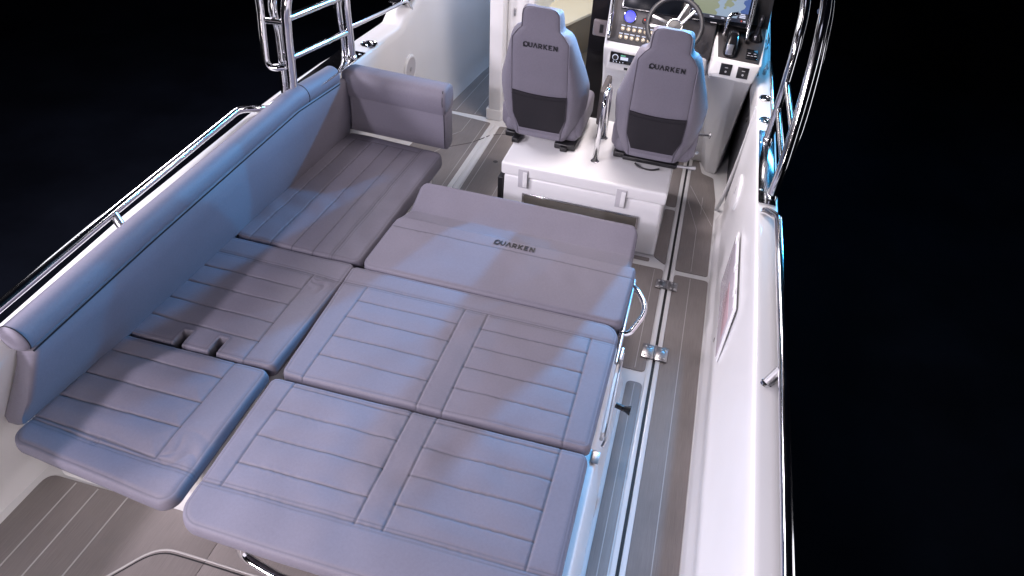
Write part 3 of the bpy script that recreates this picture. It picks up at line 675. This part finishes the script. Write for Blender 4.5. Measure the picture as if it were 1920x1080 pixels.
# ================================================================== HELM LOCKER
lk = thing('seat_locker', 'white box locker under the two helm seats with two flush latches', 'locker', (-.48, 3.75, 0))
obj('locker_body', MB().poly([(-.975, 3.396, .003), (.040, 3.396, .003), (.046, 4.18, .003), (-.985, 4.18, .003), (-.968, 3.400, .392), (.022, 3.400, .392), (.022, 4.16, .392), (-.975, 4.16, .392)], 4, .018), GEL, lk)
obj('locker_lid', MB().box((-.985, 3.388, .396), (.040, 4.18, .480), .014, 4), GEL, lk)
fr = obj('window_strip', MB().box((-.845, 3.3885, .09), (-.098, 3.3995, .282), .004), CHROME, lk)
obj('pane', MB().box((-.830, 3.3865, .10), (-.112, 3.3905, .272), .002), SMOKED if False else simple('smoked_strip', (.11, .10, .085), .12, coat=.6), fr)
for xl in (-.828, -.215):
    la = obj('latch', MB().box((xl-.045, 3.3835, .325), (xl+.018, 3.3895, .452), .002), GREYP, lk)
    obj('paddle', MB().box((xl-.014, 3.376, .335), (xl+.014, 3.3845, .44), .003), GEL, la)
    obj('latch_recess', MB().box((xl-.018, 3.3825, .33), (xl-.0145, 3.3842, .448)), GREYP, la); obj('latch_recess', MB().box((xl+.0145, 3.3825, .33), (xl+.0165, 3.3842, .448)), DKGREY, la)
bx = obj('fuse_box', MB().box((-1.02, 3.44, .10), (-.985, 3.66, .335), .006), BLACK); tag(bx, 'black box on the port face of the white seat locker', 'box')
# inverted-U grab bar between the seats
gb = thing('grab_bar', 'polished inverted U grab bar standing on the locker between the helm seats', 'grab bar', (-.443, 3.75, .48))
obj('bar', MB().tube(fillet_path([(-.443, 3.602, .48), (-.436, 3.640, .86), (-.436, 3.70, .905), (-.438, 3.86, .88), (-.442, 3.912, .48)], .07), .0165, 18), CHROME, gb, 180)
obj('foot_flange', MB().lathe((-.443, 3.602, .481), (0, 0, 1), [(.026, 0), (.026, .003), (.018, .006)], 22), CHROME, gb)
obj('foot_flange', MB().lathe((-.442, 3.912, .481), (0, 0, 1), [(.026, 0), (.026, .003), (.018, .006)], 22), CHROME, gb)
mid = obj('folded_armrest', MB().box((-.500, 3.84, .60), (-.462, 4.10, .835), .014), simple('brown_grey_vinyl', (.075, .066, .068), .55)); tag(mid, 'taupe folded armrest pad behind the grab bar between the helm seats', 'armrest')

# ================================================================== HELM SEATS
def interp(z, tab): return float(np.interp(z, [t[0] for t in tab], [t[1] for t in tab]))
HW = [(.505, .150), (.55, .19), (.60, .222), (.66, .247), (.75, .264), (.84, .272), (.91, .270), (1.00, .243), (1.08, .218), (1.16, .194), (1.225, .174), (1.248, .156), (1.262, .128), (1.28, .1195), (1.33, .116), (1.365, .109), (1.385, .090), (1.393, .05)]
TH = [(.505, .06), (.6, .14), (.8, .205), (1.0, .19), (1.2, .13), (1.25, .10), (1.30, .085), (1.37, .075), (1.393, .03)]
PW = [(.50, .132), (.60, .142), (.70, .165), (.87, .168), (1.2, .160), (1.25, .125), (1.27, .104), (1.38, .098), (1.393, .05)]
def yb(z): return 3.77-.2*z - .012*math.sin(min(1, max(0, (z-.5)/.85))*PI)
def seat_ring(z):
    w, t, p = interp(z, HW), interp(z, TH), min(interp(z, PW), interp(z, HW)*.88); y = yb(z); half = []
    ed = w-p
    for x, dy in ((0, -.004), (p*.35, -.0035), (p*.7, -.002), (p-.006, .0), (p-.002, .0028), (p, .0045), (p+.002, .0028), (p+.006, .0005), (p+ed*.35, .004+ed*.10), (p+ed*.65, .012+ed*.30), (p+ed*.88, .03+ed*.60), (w, .05+ed*.95)):
        half.append((x, y+min(dy, t*.7)))
    half += [(w*.995, y+t*.85), (w*.95, y+t), (w*.8, y+t*1.02), (w*.55, y+t*.80), (0, y+t*.70)]
    right = half; left = [(-x, yy_) for x, yy_ in half[-2:0:-1]]
    return [(x, yy_, z) for x, yy_ in right+left]
zl = sorted(set(list(np.linspace(.537, 1.24, 60))+list(np.linspace(1.24, 1.30, 14))+list(np.linspace(1.30, 1.393, 18))))
def seat(loc, label, bar):
    t = thing('helm_chair', label, 'boat seat', (0, 3.75, .48), 'grey bucket seats at the helm')
    rings = [seat_ring(z) for z in zl]; nring = len(rings[0])
    V = [p for r in rings for p in r]; dark_mask = []
    for z in zl:
        p = min(interp(z, PW), interp(z, HW)*.88)
        for q in seat_ring(z):
            dark_mask.append(.8 if abs(abs(q[0])-p) < .0008 and q[1] < yb(z)+.02 else 0.)
    m = MB().loft(rings, closed=True, caps=True)
    obj('backrest', m, FAB_SEAT, t, 60, seam=dark_mask)
    # charcoal pocket
    g = MB(); rows = []
    for k, f in enumerate(np.linspace(0, 1, 14)):
        zt_ = .868; zb_ = .600; row = []
        for u in np.linspace(-1, 1, 21):
            z = zb_+(zt_-zb_)*f; z += (-.012*(1-u*u) if f > .5 else 0)*((f-.5)*2) ; hw = min(interp(z, PW)-.002, .166)
            if f < .45: hw = interp(z, PW)*(.90+.10*(f/.45))
            puff_ = .010*(1-u**4)*math.sin(min(1, f*1.15)*PI*.62)+.004
            row.append((u*hw, yb(z)-.004-puff_*(1 if f < .99 else .8), z))
        rows.append(row)
    rows.append([(x, y_+.014, z+.001) for x, y_, z in rows[-1]])
    obj('back_pocket', MB().loft(rows), POCKET, t, 60)
    obj('pocket_hem', MB().tube([(p[0], p[1]-.001, p[2]-.022) for p in rows[-2]], .0022, 6), POCKET, t)
    fl = []
    for f in np.linspace(0, 1, 9):
        z = .543+.058*f; fl.append([(u*(.130+.006*f), yb(z)-.006-.006*(1-u**4)-.003*math.sin(f*9), z) for u in np.linspace(-1, 1, 15)])
    obj('lower_flap', MB().loft(fl), FAB_SEAT, t, 70)
    def to3(x, y, h):
        z = 1.158+y; return (-.098+x, yb(z)-.0060-h, z)
    obj('lettering', wordmark(to3, .196), LOGO, t, 30)
    # seat squab seen past the back
    obj('squab', MB().box((-.245, 3.69, .52), (.245, 4.18, .64), .045, 4), FAB_SEAT, t)
    obj('side_bolster', MB().box((.185, 3.70, .55), (.262, 4.10, .72), .035, 4), FAB_SEAT, t); obj('side_bolster', MB().box((-.262, 3.70, .55), (-.185, 4.10, .72), .035, 4), FAB_SEAT, t)
    if not bar:
        for sxx in (-.15, .165): obj('bracket', MB().box((sxx-.022, 3.635, .481), (sxx+.022, 3.70, .512), .006), BLACK, t)
        obj('seat_runner', MB().box((.10, 3.66, .481), (.235, 4.05, .522), .01), BLACK, t); obj('seat_runner', MB().box((-.235, 3.70, .481), (-.16, 4.05, .522), .01), BLACK, t)
    else:
        obj('cross_bar', MB().box((-.170, 3.668, .492), (.168, 3.698, .520), .006), BLACK, t)
        obj('release_loop', MB().tube(smooth_path([(-.085, 3.655, .492), (-.05, 3.63, .482), (.02, 3.622, .484), (.07, 3.64, .492)], 6), .006, 10), BLACK, t)
        obj('seat_runner', MB().box((-.235, 3.70, .481), (-.10, 4.05, .522), .01), BLACK, t); obj('seat_runner', MB().box((.10, 3.70, .481), (.18, 4.05, .522), .01), BLACK, t)
        obj('swivel_lever', MB().cyl((.172, 3.70, .500), (.262, 3.735, .488), .009, 14).cyl((.245, 3.728, .490), (.285, 3.745, .485), .014, 14), SATIN, t)
        obj('swivel_lever', MB().cyl((.10, 3.80, .53), (.285, 3.84, .54), .011, 14), SATIN, t)
    t.location = loc; return t
seat((-.822, 3.75, .48), 'grey bucket helm seat nearer the port walkway with black bracket feet', False)
seat((-.112, 3.75, .48), 'grey bucket seat in front of the steering wheel with a black base bar', True)

# ================================================================== CONSOLE
cn = thing('helm_console', 'white helm console with a dark switch dash, steering wheel and chart display', 'helm console', (-.05, 4.8, 0))
def dashp(x, s, h=0):     # point on the dash plane: s along the slope from the lip, h off the plane
    n = Vector((0, -.912, .410)); a = Vector((0, .410, .912)); o = Vector((x, 4.422, .905))
    p = o+a*s+n*h; return (p.x, p.y, p.z)
# lower white body, then the moulded pod that carries the dash
obj('console_body', MB().poly([(-.545, 4.62, 0.003), (.30, 4.72, .003), (.44, 5.6, .003), (-.60, 5.6, .003), (-.585, 4.43, .80), (.12, 4.44, .80), (.45, 5.6, .80), (-.62, 5.6, .80), (-.562, 4.52, .45), (.15, 4.55, .45)], 4, .015), GEL, cn)
obj('dash_pod', MB().poly([(-.588, 4.405, .885), (.10, 4.392, .875), (-.582, 4.43, .762), (.12, 4.43, .762), (-.60, 4.56, 1.20), (.115, 4.56, 1.20), (-.60, 4.75, 1.5), (.115, 4.75, 1.5), (-.60, 5.2, 1.5), (.115, 5.2, 1.5), (-.6, 5.2, .7), (.115, 5.2, .7)], 4, .012), GEL, cn)
dp = obj('dash_panel', MB().poly([dashp(-.574, .022, .012), dashp(.12, .008, .012), dashp(.12, .46, .012), dashp(-.592, .46, .012), dashp(-.574, .022, -.03), dashp(.12, .008, -.03), dashp(.12, .46, -.03), dashp(-.592, .46, -.03)], 3, .006), DASH, cn)
# round toggle switches with lit labels: two rows of six
for r_i, s0 in ((0, .112), (1, .060)):
    for k in range(6):
        x = -.478-.006*r_i+k*.0385-.004; sv = s0
        b = obj('switch', MB().lathe(dashp(x, sv, .012), (0, -.912, .41), [(.0125, 0), (.0125, .004), (.0105, .006), (.0001, .0055)], 18), BRASS, dp)
        obj('toggle', MB().cyl(dashp(x, sv, .016), dashp(x+.001, sv-.008, .030), .0035, 10), CHROME, b)
        w = (.013, .012, .016, .015, .012, .012)[(k+r_i) % 6]
        obj('switch_label', MB().poly([dashp(x+a*w, sv+.0215+bq*.0032, .012+h) for a in (-1, 1) for bq in (-1, 1) for h in (0, .001)]), LBL, b)
# lit cup holder
cpp = obj('cup_holder', MB().lathe(dashp(-.448, .192, .020), (0, -.85, .53), [(.043, -.012), (.044, .001), (.041, .003), (.038, .001)], 30), CHROME, dp)
obj('cup_well', MB().lathe(dashp(-.448, .192, .020), (0, -.85, .53), [(.0001, -.004), (.034, -.003), (.038, .0008)], 30), E_BLUE, cpp)
obj('kill_switch', MB().lathe(dashp(-.345, .18, .012), (0, -.912, .41), [(.02, 0), (.02, .006), (.014, .012), (.0001, .012)], 18), BLACK, dp)
obj('red_mark', MB().poly([dashp(-.345+a*.007, .186+b_*.005, .026+h) for a in (-1, 1) for b_ in (-1, 1) for h in (0, .002)]), RED, dp)
obj('trim_line', MB().poly([dashp(x, s, .0122+h) for x in (-.53, -.30) for s in (.152, .1535) for h in (0, .0004)]), BLACK, dp)
# displays
def screen(xa, xb, sa, sb_, nm):
    b = obj(nm, MB().poly([dashp(x, s, h) for x in (xa, xb) for s in (sa, sb_) for h in (-.07, .034)], 3, .006), BLACKGLOSS, cn)
    obj('glass', MB().poly([dashp(x, s, h) for x in (xa+.010, xb-.010) for s in (sa+.012, sb_-.012) for h in (.033, .0352)], 2, .001), SCREENBLK, b); return b
d1 = screen(-.515, -.12, .232, .47, 'display'); d2 = screen(-.075, .315, .232, .47, 'chart_display')
obj('maker_mark', MB().poly([dashp(x, s, h) for x in (-.352, -.315) for s in (.238, .2415) for h in (.034, .0362)]), GREYP, d1)
def flat(nm, pts, h, mat, par): 
    mb = MB(); n = len(pts); top = [dashp(x, s, .0352+h) for x, s in pts]; bot = [dashp(x, s, .035) for x, s in pts]
    mb.add(top+bot, [tuple(range(n))]+[(i, (i+1) % n, n+(i+1) % n, n+i) for i in range(n)]); return obj(nm, mb, mat, par)
flat('screen_area', [(-.06, .262), (.298, .262), (.298, .455), (-.06, .455)], .0004, E_SEA, d2)
coast = [(-.06, .285)]+[(.10+.012*math.sin(k*2.3)+.006*math.sin(k*5.1), .285+k*.0155) for k in range(12)]+[(-.06, .455)]
shal = [(-.06, .2845), (.252, .2845)]+[(.252-.0+.014*math.sin(k*1.7)+k*.002, .285+k*.0155) for k in range(12)]+[(-.06, .455)]
flat('shallows', shal, .0010, E_SHALLOW, d2); flat('land', coast, .0016, E_LAND, d2)
for cx_, cs_, rr0 in ((.165, .365, .028), (.185, .400, .022), (.145, .335, .010), (.205, .43, .03)):
    flat('islet', [(cx_+rr0*(1+.3*math.sin(3*a+cx_*90))*math.cos(a), cs_+rr0*.8*(1+.25*math.sin(5*a))*math.sin(a)) for a in np.linspace(0, 2*PI, 19)[:-1]], .0018, E_LAND, d2)
flat('menu_bar', [(-.06, .262), (.298, .262), (.298, .284), (-.06, .284)], .0022, E_BAR, d2)
flat('info_box', [(-.06, .284), (-.022, .284), (-.018, .325), (-.06, .325)], .0022, E_BAR, d2); flat('info_box', [(.232, .284), (.298, .284), (.298, .318), (.238, .318)], .0022, E_BAR, d2)
for x, s, w in ((-.035, .273, .018), (.005, .273, .008), (.075, .273, .016), (.145, .273, .010), (.19, .273, .008), (-.04, .300, .022), (-.042, .315, .008), (.266, .312, .016), (.266, .302, .022), (.266, .293, .022), (.285, .272, .008)):
    flat('screen_text', [(x-w*.9, s-.0028), (x+w*.9, s-.0028), (x+w*.9, s+.0028), (x-w*.9, s+.0028)], .003, LBL, d2)
flat('status_dot', [(.262, .268), (.270, .268), (.270, .277), (.262, .277)], .003, E_RED, d2)
obj('maker_mark', MB().poly([dashp(x, s, h) for x in (.075, .115) for s in (.236, .2395) for h in (.034, .0362)]), GREYP, d2)
# chrome rails either side of the dash
for xr0, xr1, sA, sB in ((-.563, -.575, .05, .34), (.322, .318, .17, .46)):
    obj('dash_rail', MB().tube(fillet_path([dashp(xr0, sA, .01), dashp(xr0, sA, .045), dashp(xr1, sB, .05), dashp(xr1, sB, .01)], .025), .0125, 16), CHROME, cn, 180)
# radio under the lip
rd = obj('radio', MB().box((-.535, 4.402, .792), (-.35, 4.416, .868), .004), BLACKGLOSS, cn)
obj('dial', MB().torus((-.498, 4.400, .834), (0, 1, 0), .0185, .0026, 28, 8), LBL, rd)
obj('dial_knob', MB().lathe((-.498, 4.402, .834), (0, -1, 0), [(.0165, -.002), (.0165, .008), (.014, .010), (.0001, .010)], 24), BLACK, rd)
obj('radio_screen', MB().box((-.465, 4.3995, .815), (-.37, 4.402, .858)), E_BAR, rd)
obj('radio_text', MB().box((-.462, 4.398, .848), (-.43, 4.3992, .855)), E_GREEN, rd)
obj('radio_text', MB().box((-.462, 4.398, .822), (-.41, 4.3992, .843)), LBL, rd)
for k in range(4): obj('radio_key', MB().lathe((-.508+k*.022, 4.402, .803), (0, -1, 0), [(.0035, 0), (.003, .002), (.0001, .002)], 10), LBL, rd)
obj('radio_surround', MB().box((-.555, 4.410, .735), (-.33, 4.44, .888), .012), GEL, cn)
obj('socket', MB().box((-.43, 4.4075, .752), (-.405, 4.412, .768), .001), BLACK, cn)
# starboard pod with throttle
pod = obj('throttle_pod', MB().poly([(.127, 4.514, 1.052), (.150, 4.262, .992), (.442, 4.250, .988), (.455, 4.52, 1.052), (.14, 4.95, 1.155), (.46, 4.95, 1.155), (.128, 4.235, .885), (.412, 4.235, .872), (.12, 4.95, .80), (.46, 4.95, .80)], 4, .012), GEL, cn)
def podp(x, y, h=0):
    z = -.075+.25*y; return (x, y-h*.2425, z+h*.97)
obj('pod_top', MB().poly([podp(x, y, h) for x, y in ((.142, 4.52), (.166, 4.285), (.425, 4.275), (.442, 4.46), (.448, 4.8), (.15, 4.8)) for h in (-.01, .0045)], 2, .002), DASH, pod)
obj('recess_back', MB().poly([(.118, 4.66, 1.04), (.46, 4.66, 1.04), (.118, 4.80, 1.5), (.44, 4.80, 1.5), (.118, 4.9, 1.04), (.46, 4.9, 1.04), (.118, 4.9, 1.5), (.44, 4.9, 1.5)]), BLACK, cn)
th = obj('throttle', MB().poly([podp(.186, 4.29, .0), podp(.275, 4.285, .0), podp(.285, 4.50, .0), podp(.192, 4.50, .0), podp(.196, 4.305, .055), podp(.262, 4.300, .055), podp(.272, 4.41, .105), podp(.200, 4.41, .105), podp(.205, 4.48, .085), podp(.268, 4.48, .085)], 4, .018), BLACKGLOSS, pod)
obj('throttle_face', MB().poly([podp(.206, 4.300, .025), podp(.246, 4.300, .025), podp(.25, 4.33, .075), podp(.206, 4.33, .075), podp(.206, 4.288, .026), podp(.246, 4.288, .026), podp(.25, 4.318, .078), podp(.206, 4.318, .078)], 2, .002), SATIN, th)
obj('throttle_lever', MB().tube(fillet_path([podp(.180, 4.46, .04), podp(.178, 4.48, .12), podp(.184, 4.50, .165), podp(.235, 4.52, .17)], .035), .0125, 14), CHROME, th, 180)
jt = obj('thruster_stick', MB().lathe(podp(.388, 4.53, 0), (0, -.24, .97), [(.046, 0), (.046, .018), (.038, .034), (.027, .045), (.025, .06), (.019, .075), (.017, .10)], 24), BLACKGLOSS, pod)
obj('stick_grip', MB().tube(smooth_path([podp(.388, 4.53, .10), podp(.392, 4.54, .135), podp(.396, 4.555, .16)], 6), .016, 14), BLACKGLOSS, jt)
kp = obj('trim_keypad', MB().poly([podp(x, y, h) for x in (.338, .412) for y in (4.305, 4.40) for h in (0, .018)], 3, .006), BLACKGLOSS, pod)
for k, (x, y) in enumerate(((.356, 4.352), (.392, 4.352), (.352, 4.328), (.374, 4.328), (.396, 4.328))):
    obj('key_mark', MB().poly([podp(x+a*.008, y+b_*.002, .0182+h) for a in (-1, 1) for b_ in (-1, 1) for h in (0, .0006)]), GREYP, kp)
def facey(z): return 4.235+(z-.88)*.17
for xa, za in ((.196, .907), (.305, .903)):
    s_ = obj('rocker_switch', MB().poly([(xa+dx, facey(z)+dy, z) for dx in (0, .072) for z in (za, za+.068) for dy in (-.005, .006)], 2, .002), BLACK, pod)
    obj('switch_mark', MB().lathe((xa+.038, facey(za+.022)-.004, za+.022), (0, -1, 0), [(.007, 0), (.006, .003), (.0001, .003)], 14), GREYP, s_)
    obj('switch_mark', MB().box((xa+.028, facey(za+.047)-.0075, za+.045), (xa+.048, facey(za+.047)-.004, za+.049)), GREYP, s_)
# moulded footrest below the pod
obj('footrest', MB().poly([(.26, 4.76, .003), (.292, 4.575, .003), (.368, 4.565, .003), (.10, 4.52, .88), (.315, 4.43, .86), (.44, 4.50, .86), (.44, 5.2, .003), (.1, 5.2, .003), (.44, 5.2, .86), (.1, 5.2, .88), (.415, 4.76, .04)], 3, .008), GEL, cn)
fr_ = obj('foot_rail', MB().cyl((.05, 4.30, .42), (.245, 4.40, .395), .0105, 14), CHROME, cn)
obj('rail_flange', MB().lathe((.247, 4.40, .395), (.9, .4, -.1), [(.024, 0), (.022, -.004), (.012, -.005)], 18), CHROME, fr_)
# steering wheel
wc = Vector((-.143, 4.324, 1.132)); wn = Vector((0, -.80, .60)).normalized()
sw = obj('steering_wheel', MB().torus(wc, wn, .171, .0165, 72, 16), RUBBER, cn, 180)
ux = Vector((1, 0, 0)); uy = wn.cross(ux).normalized()*1
if uy.z < 0: uy = -uy
obj('hub', MB().lathe(wc-wn*.035, wn, [(.05, -.05), (.05, .0), (.048, .012), (.0001, .016)], 32), RUBBER, sw); obj('hub_ring', MB().torus(wc-wn*.022, wn, .047, .006, 40, 10), CHROME, sw)
for ang in (57, 177, 297):
    for off in (-.019, .019):
        a = math.radians(ang); d = ux*math.cos(a)+uy*math.sin(a); n2 = wn.cross(d)
        p0 = wc-wn*.026+d*.048+n2*off*.9; p1 = wc-wn*.004+d*.164+n2*off*1.7
        M_ = []
        for q, hw_ in ((p0, .0095), (p1, .0085)):
            M_ += [q+n2*hw_+wn*.003, q-n2*hw_+wn*.003, q-n2*hw_-wn*.003, q+n2*hw_-wn*.003]
        obj('spoke', MB().poly([tuple(v) for v in M_], 2, .0018), SATIN, sw)
obj('wheel_column', MB().cyl(tuple(wc-wn*.04), tuple(wc-wn*.17), .045, 24, .06), BLACK, sw)
obj('phone_mount', MB().tube([dashp(-.318, .17, .01), dashp(-.315, .21, .06), dashp(-.312, .25, .075)], .0075, 10), RUBBER, cn)
obj('paper_tag', MB().poly([dashp(x, s, h) for x, s in ((-.245, .15), (-.20, .147), (-.205, .165), (-.24, .17)) for h in (.0125, .016)]), WPLAST, cn)

# windscreen pillar, starboard
wp = obj('windscreen_pillar', MB().tube(smooth_path([(.462, 4.80, .97), (.455, 4.95, 1.10), (.43, 5.2, 1.4), (.38, 5.7, 2.0), (.36, 6.1, 2.28)], 8), .026, 12), WPLAST); tag(wp, 'pale windscreen pillar rising behind the throttle at the starboard gunwale', 'pillar')
gw = thing('door_handrail', 'short polished handrail by the helm pod on the starboard side', 'handrail', (.5, 4.2, .9))
obj('rail', MB().tube(fillet_path([(.490, 4.43, .885), (.498, 4.40, .985), (.508, 4.15, .985), (.520, 3.62, .955), (.52, 3.56, .89)], .04), .0125, 16), CHROME, gw, 180)
cl = thing('mooring_cleat', 'small polished mooring cleat on the starboard gunwale ahead of the handrail', 'cleat', (.49, 4.85, .92))
obj('horn', MB().tube([(.498, 4.74, .955), (.500, 4.86, .965), (.496, 4.98, .965)], [.006, .009, .006], 12), CHROME, cl); obj('post', MB().cyl((.499, 4.81, .90), (.499, 4.81, .96), .008, 12).cyl((.498, 4.91, .90), (.498, 4.91, .962), .008, 12), CHROME, cl)

# ================================================================== CABIN
cb = thing('cabin_bulkhead', 'white cabin bulkhead with an open doorway behind the port helm seat', 'bulkhead', (-1.4, 4.75, 0))
obj('door_jamb', MB().box((-1.502, 4.745, .0), (-1.398, 4.90, 2.28), .012), GEL, cb)
obj('jamb_foot', MB().box((-1.522, 4.742, .0), (-1.392, 4.92, .10), .012), GEL, cb)
obj('inner_panel', MB().box((-1.396, 4.86, .0), (-1.235, 4.90, 2.28), .006), GEL, cb)
obj('inner_trim', MB().box((-1.2335, 4.83, .0), (-1.19, 4.91, 2.28), .006), WPLAST, cb)
obj('catch', MB().box((-1.348, 4.848, .83), (-1.335, 4.861, .885), .002), SATIN, cb)
obj('cabin_side', MB().poly([(-1.50, 4.9, 0), (-1.48, 4.9, 0), (-1.50, 4.9, 2.28), (-1.48, 4.9, 2.28), (-1.30, 7.8, 0), (-1.28, 7.8, 0), (-1.30, 7.8, 2.28), (-1.28, 7.8, 2.28)]), GEL, cb)
obj('cabin_end', MB().box((-1.5, 7.8, 0), (.6, 7.84, 2.28)), GEL, cb)
dr = obj('sliding_door', MB().box((-.748, 4.735, .02), (-.612, 4.747, 1.25), .003), SMOKED); tag(dr, 'narrow smoked acrylic cabin door edge beside the helm dash', 'cabin door')
lt = obj('door_latch', MB().box((-.722, 4.70, .84), (-.600, 4.735, .955), .012), simple('clear_plastic', (.16, .14, .15), .1, coat=.8), dr)
obj('latch_slot', MB().box((-.672, 4.694, .87), (-.645, 4.701, .93), .003), BLACK, lt)
obj('cabin_sole', MB().box((-1.47, 4.95, .002), (-.60, 7.7, .008)), CARPET, cb)
obj('cabin_step', MB().box((-1.19, 4.86, .003), (-.605, 5.35, .012), .003), WPLAST, cb)
brt = thing('cabin_berth', 'cream lit berth along the cabin side seen through the doorway', 'berth', (-1.2, 6.2, 0))
obj('berth_front', MB().poly([(-1.169, 6.169, .006), (-.95, 6.66, .006), (-.6, 7.4, .006), (-1.45, 5.6, .006), (-1.40, 5.6, .45), (-1.139, 5.90, .45), (-.93, 6.45, .45), (-.60, 7.2, .45), (-1.45, 7.7, .006), (-1.45, 7.7, .45), (-.6, 7.7, .45)]), TAUPE, brt)
obj('berth_top', MB().prism([(-1.46, 5.56), (-1.40, 5.58), (-1.125, 5.86), (-.915, 6.42), (-.59, 7.18), (-.59, 7.72), (-1.46, 7.72)], .452, .475, .006), CREAM, brt)

# ================================================================== LIGHT
w = bpy.data.worlds.new('World'); sc.world = w; w.use_nodes = True
w.node_tree.nodes['Background'].inputs['Color'].default_value = (.25, .25, .60, 1); w.node_tree.nodes['Background'].inputs['Strength'].default_value = .004
def area(name, loc, aim, size, power, col, sy=None, spread=180):
    l = bpy.data.lights.new(name, 'AREA'); l.energy = power; l.color = col; l.size = size
    if sy: l.shape = 'RECTANGLE'; l.size_y = sy
    l.spread = math.radians(spread)
    o = bpy.data.objects.new(name, l); COL.objects.link(o); o.location = loc
    o.rotation_euler = (Vector(aim)-Vector(loc)).to_track_quat('-Z', 'Y').to_euler(); return o
def spot(name, loc, aim, power, col, ang, blend=.3, rad=.05):
    l = bpy.data.lights.new(name, 'SPOT'); l.energy = power; l.color = col; l.spot_size = math.radians(ang); l.spot_blend = blend; l.shadow_soft_size = rad
    o = bpy.data.objects.new(name, l); COL.objects.link(o); o.location = loc
    o.rotation_euler = (Vector(aim)-Vector(loc)).to_track_quat('-Z', 'Y').to_euler(); return o
area('port_softbox', (-4.3, .2, 2.6), (-.2, 1.7, .5), 1.0, 180, (.95, .88, 1.0), .6)
area('port_forward_softbox', (-4.6, 5.2, 3.8), (-1.0, 3.0, .6), 2.2, 165, (.95, .90, 1.0), .9)
area('aft_softbox', (-2.7, -1.2, 3.1), (-.5, 2.4, .4), .22, 120, (.96, .87, 1.0), .22)
area('stern_softbox', (-1.6, -2.7, 2.9), (-.9, 1.6, .2), .7, 62, (1.0, .89, .94), .4)
area('deck_lamp', (-1.35, -1.3, 1.25), (-1.75, .75, 0), .4, 13, (1.0, .88, .86), .3, 110)
area('overhead_softbox', (-.4, .4, 5.6), (-.4, 1.8, 0), 1.2, 6, (.80, .78, 1.0))
spot('blue_spot', (.77, 6.8, 2.70), (-1.63, 2.95, .62), 1650, (.07, .46, 1.0), 54, .15, .06)
spot('cyan_spot', (3.6, 7.2, 2.2), (.5, 4.2, .9), 900, (.05, .50, 1.0), 30, .4, .04)
area('cyan_softbox', (1.5, 9.2, 4.1), (.5, 3.2, .88), 1.1, 60, (.10, .52, 1.0), 1.1)
area('roof_lamp', (-.35, 3.95, 2.24), (-.3, 3.95, 0), .9, 38, (1.0, .89, .87), .4)
area('added_walkway_fill', (-1.62, 5.7, 2.1), (-1.72, 5.6, 0), .22, 9, (.30, .58, 1.0), .5)  # added fill to tint the port walkway blue, not a fitting on the boat
area('cabin_lamp', (-1.1, 6.2, 1.9), (-1.05, 6.3, 0), .4, 12, (1, .90, .72))
area('starboard_reflection_strip', (3.4, 2.6, 1.5), (.53, 3.0, 1.4), .5, 9, (.94, .93, 1.0), 2.6)  # added low-power strip, there to put white streaks in the starboard chrome
area('starboard_fore_reflection_strip', (2.4, 6.4, 1.6), (.53, 3.0, 1.4), .4, 5, (.94, .93, 1.0), 2.4)  # added as a further reflection in the starboard tubes
area('port_reflection_strip', (-5.4, 3.4, 1.6), (-2.1, 3.1, 1.2), .6, 12, (.94, .93, 1.0), 2.6)  # added so the tube frames have a bright strip to reflect

# ================================================================== CAMERA
cam = bpy.data.cameras.new('Camera'); co = bpy.data.objects.new('Camera', cam); COL.objects.link(co)
Mx = np.array([[0.96931797, 0.23114123, 0.0836445], [0.21339668, -0.62239183, -0.75305396], [-0.12200216, 0.7477982, -0.65262035]])
Rw = Matrix([[Mx[0][i], -Mx[1][i], -Mx[2][i]] for i in range(3)])
co.matrix_world = Matrix.Translation((0, 0, 2.6)) @ Rw.to_4x4()
cam.sensor_width = 36; cam.lens = 1242.45/1920*36; cam.shift_x = -87.13/1920; cam.shift_y = -14.97/1920
cam.clip_start = .05; cam.clip_end = 200
sc.camera = co
vs_ = sc.view_settings; vs_.view_transform = 'Standard'; vs_.look = 'None'; vs_.exposure = 0; vs_.gamma = 1; vs_.use_curve_mapping = False
sc.cycles.caustics_reflective = False; sc.cycles.caustics_refractive = False; sc.cycles.max_bounces = 8; sc.cycles.use_denoising = True
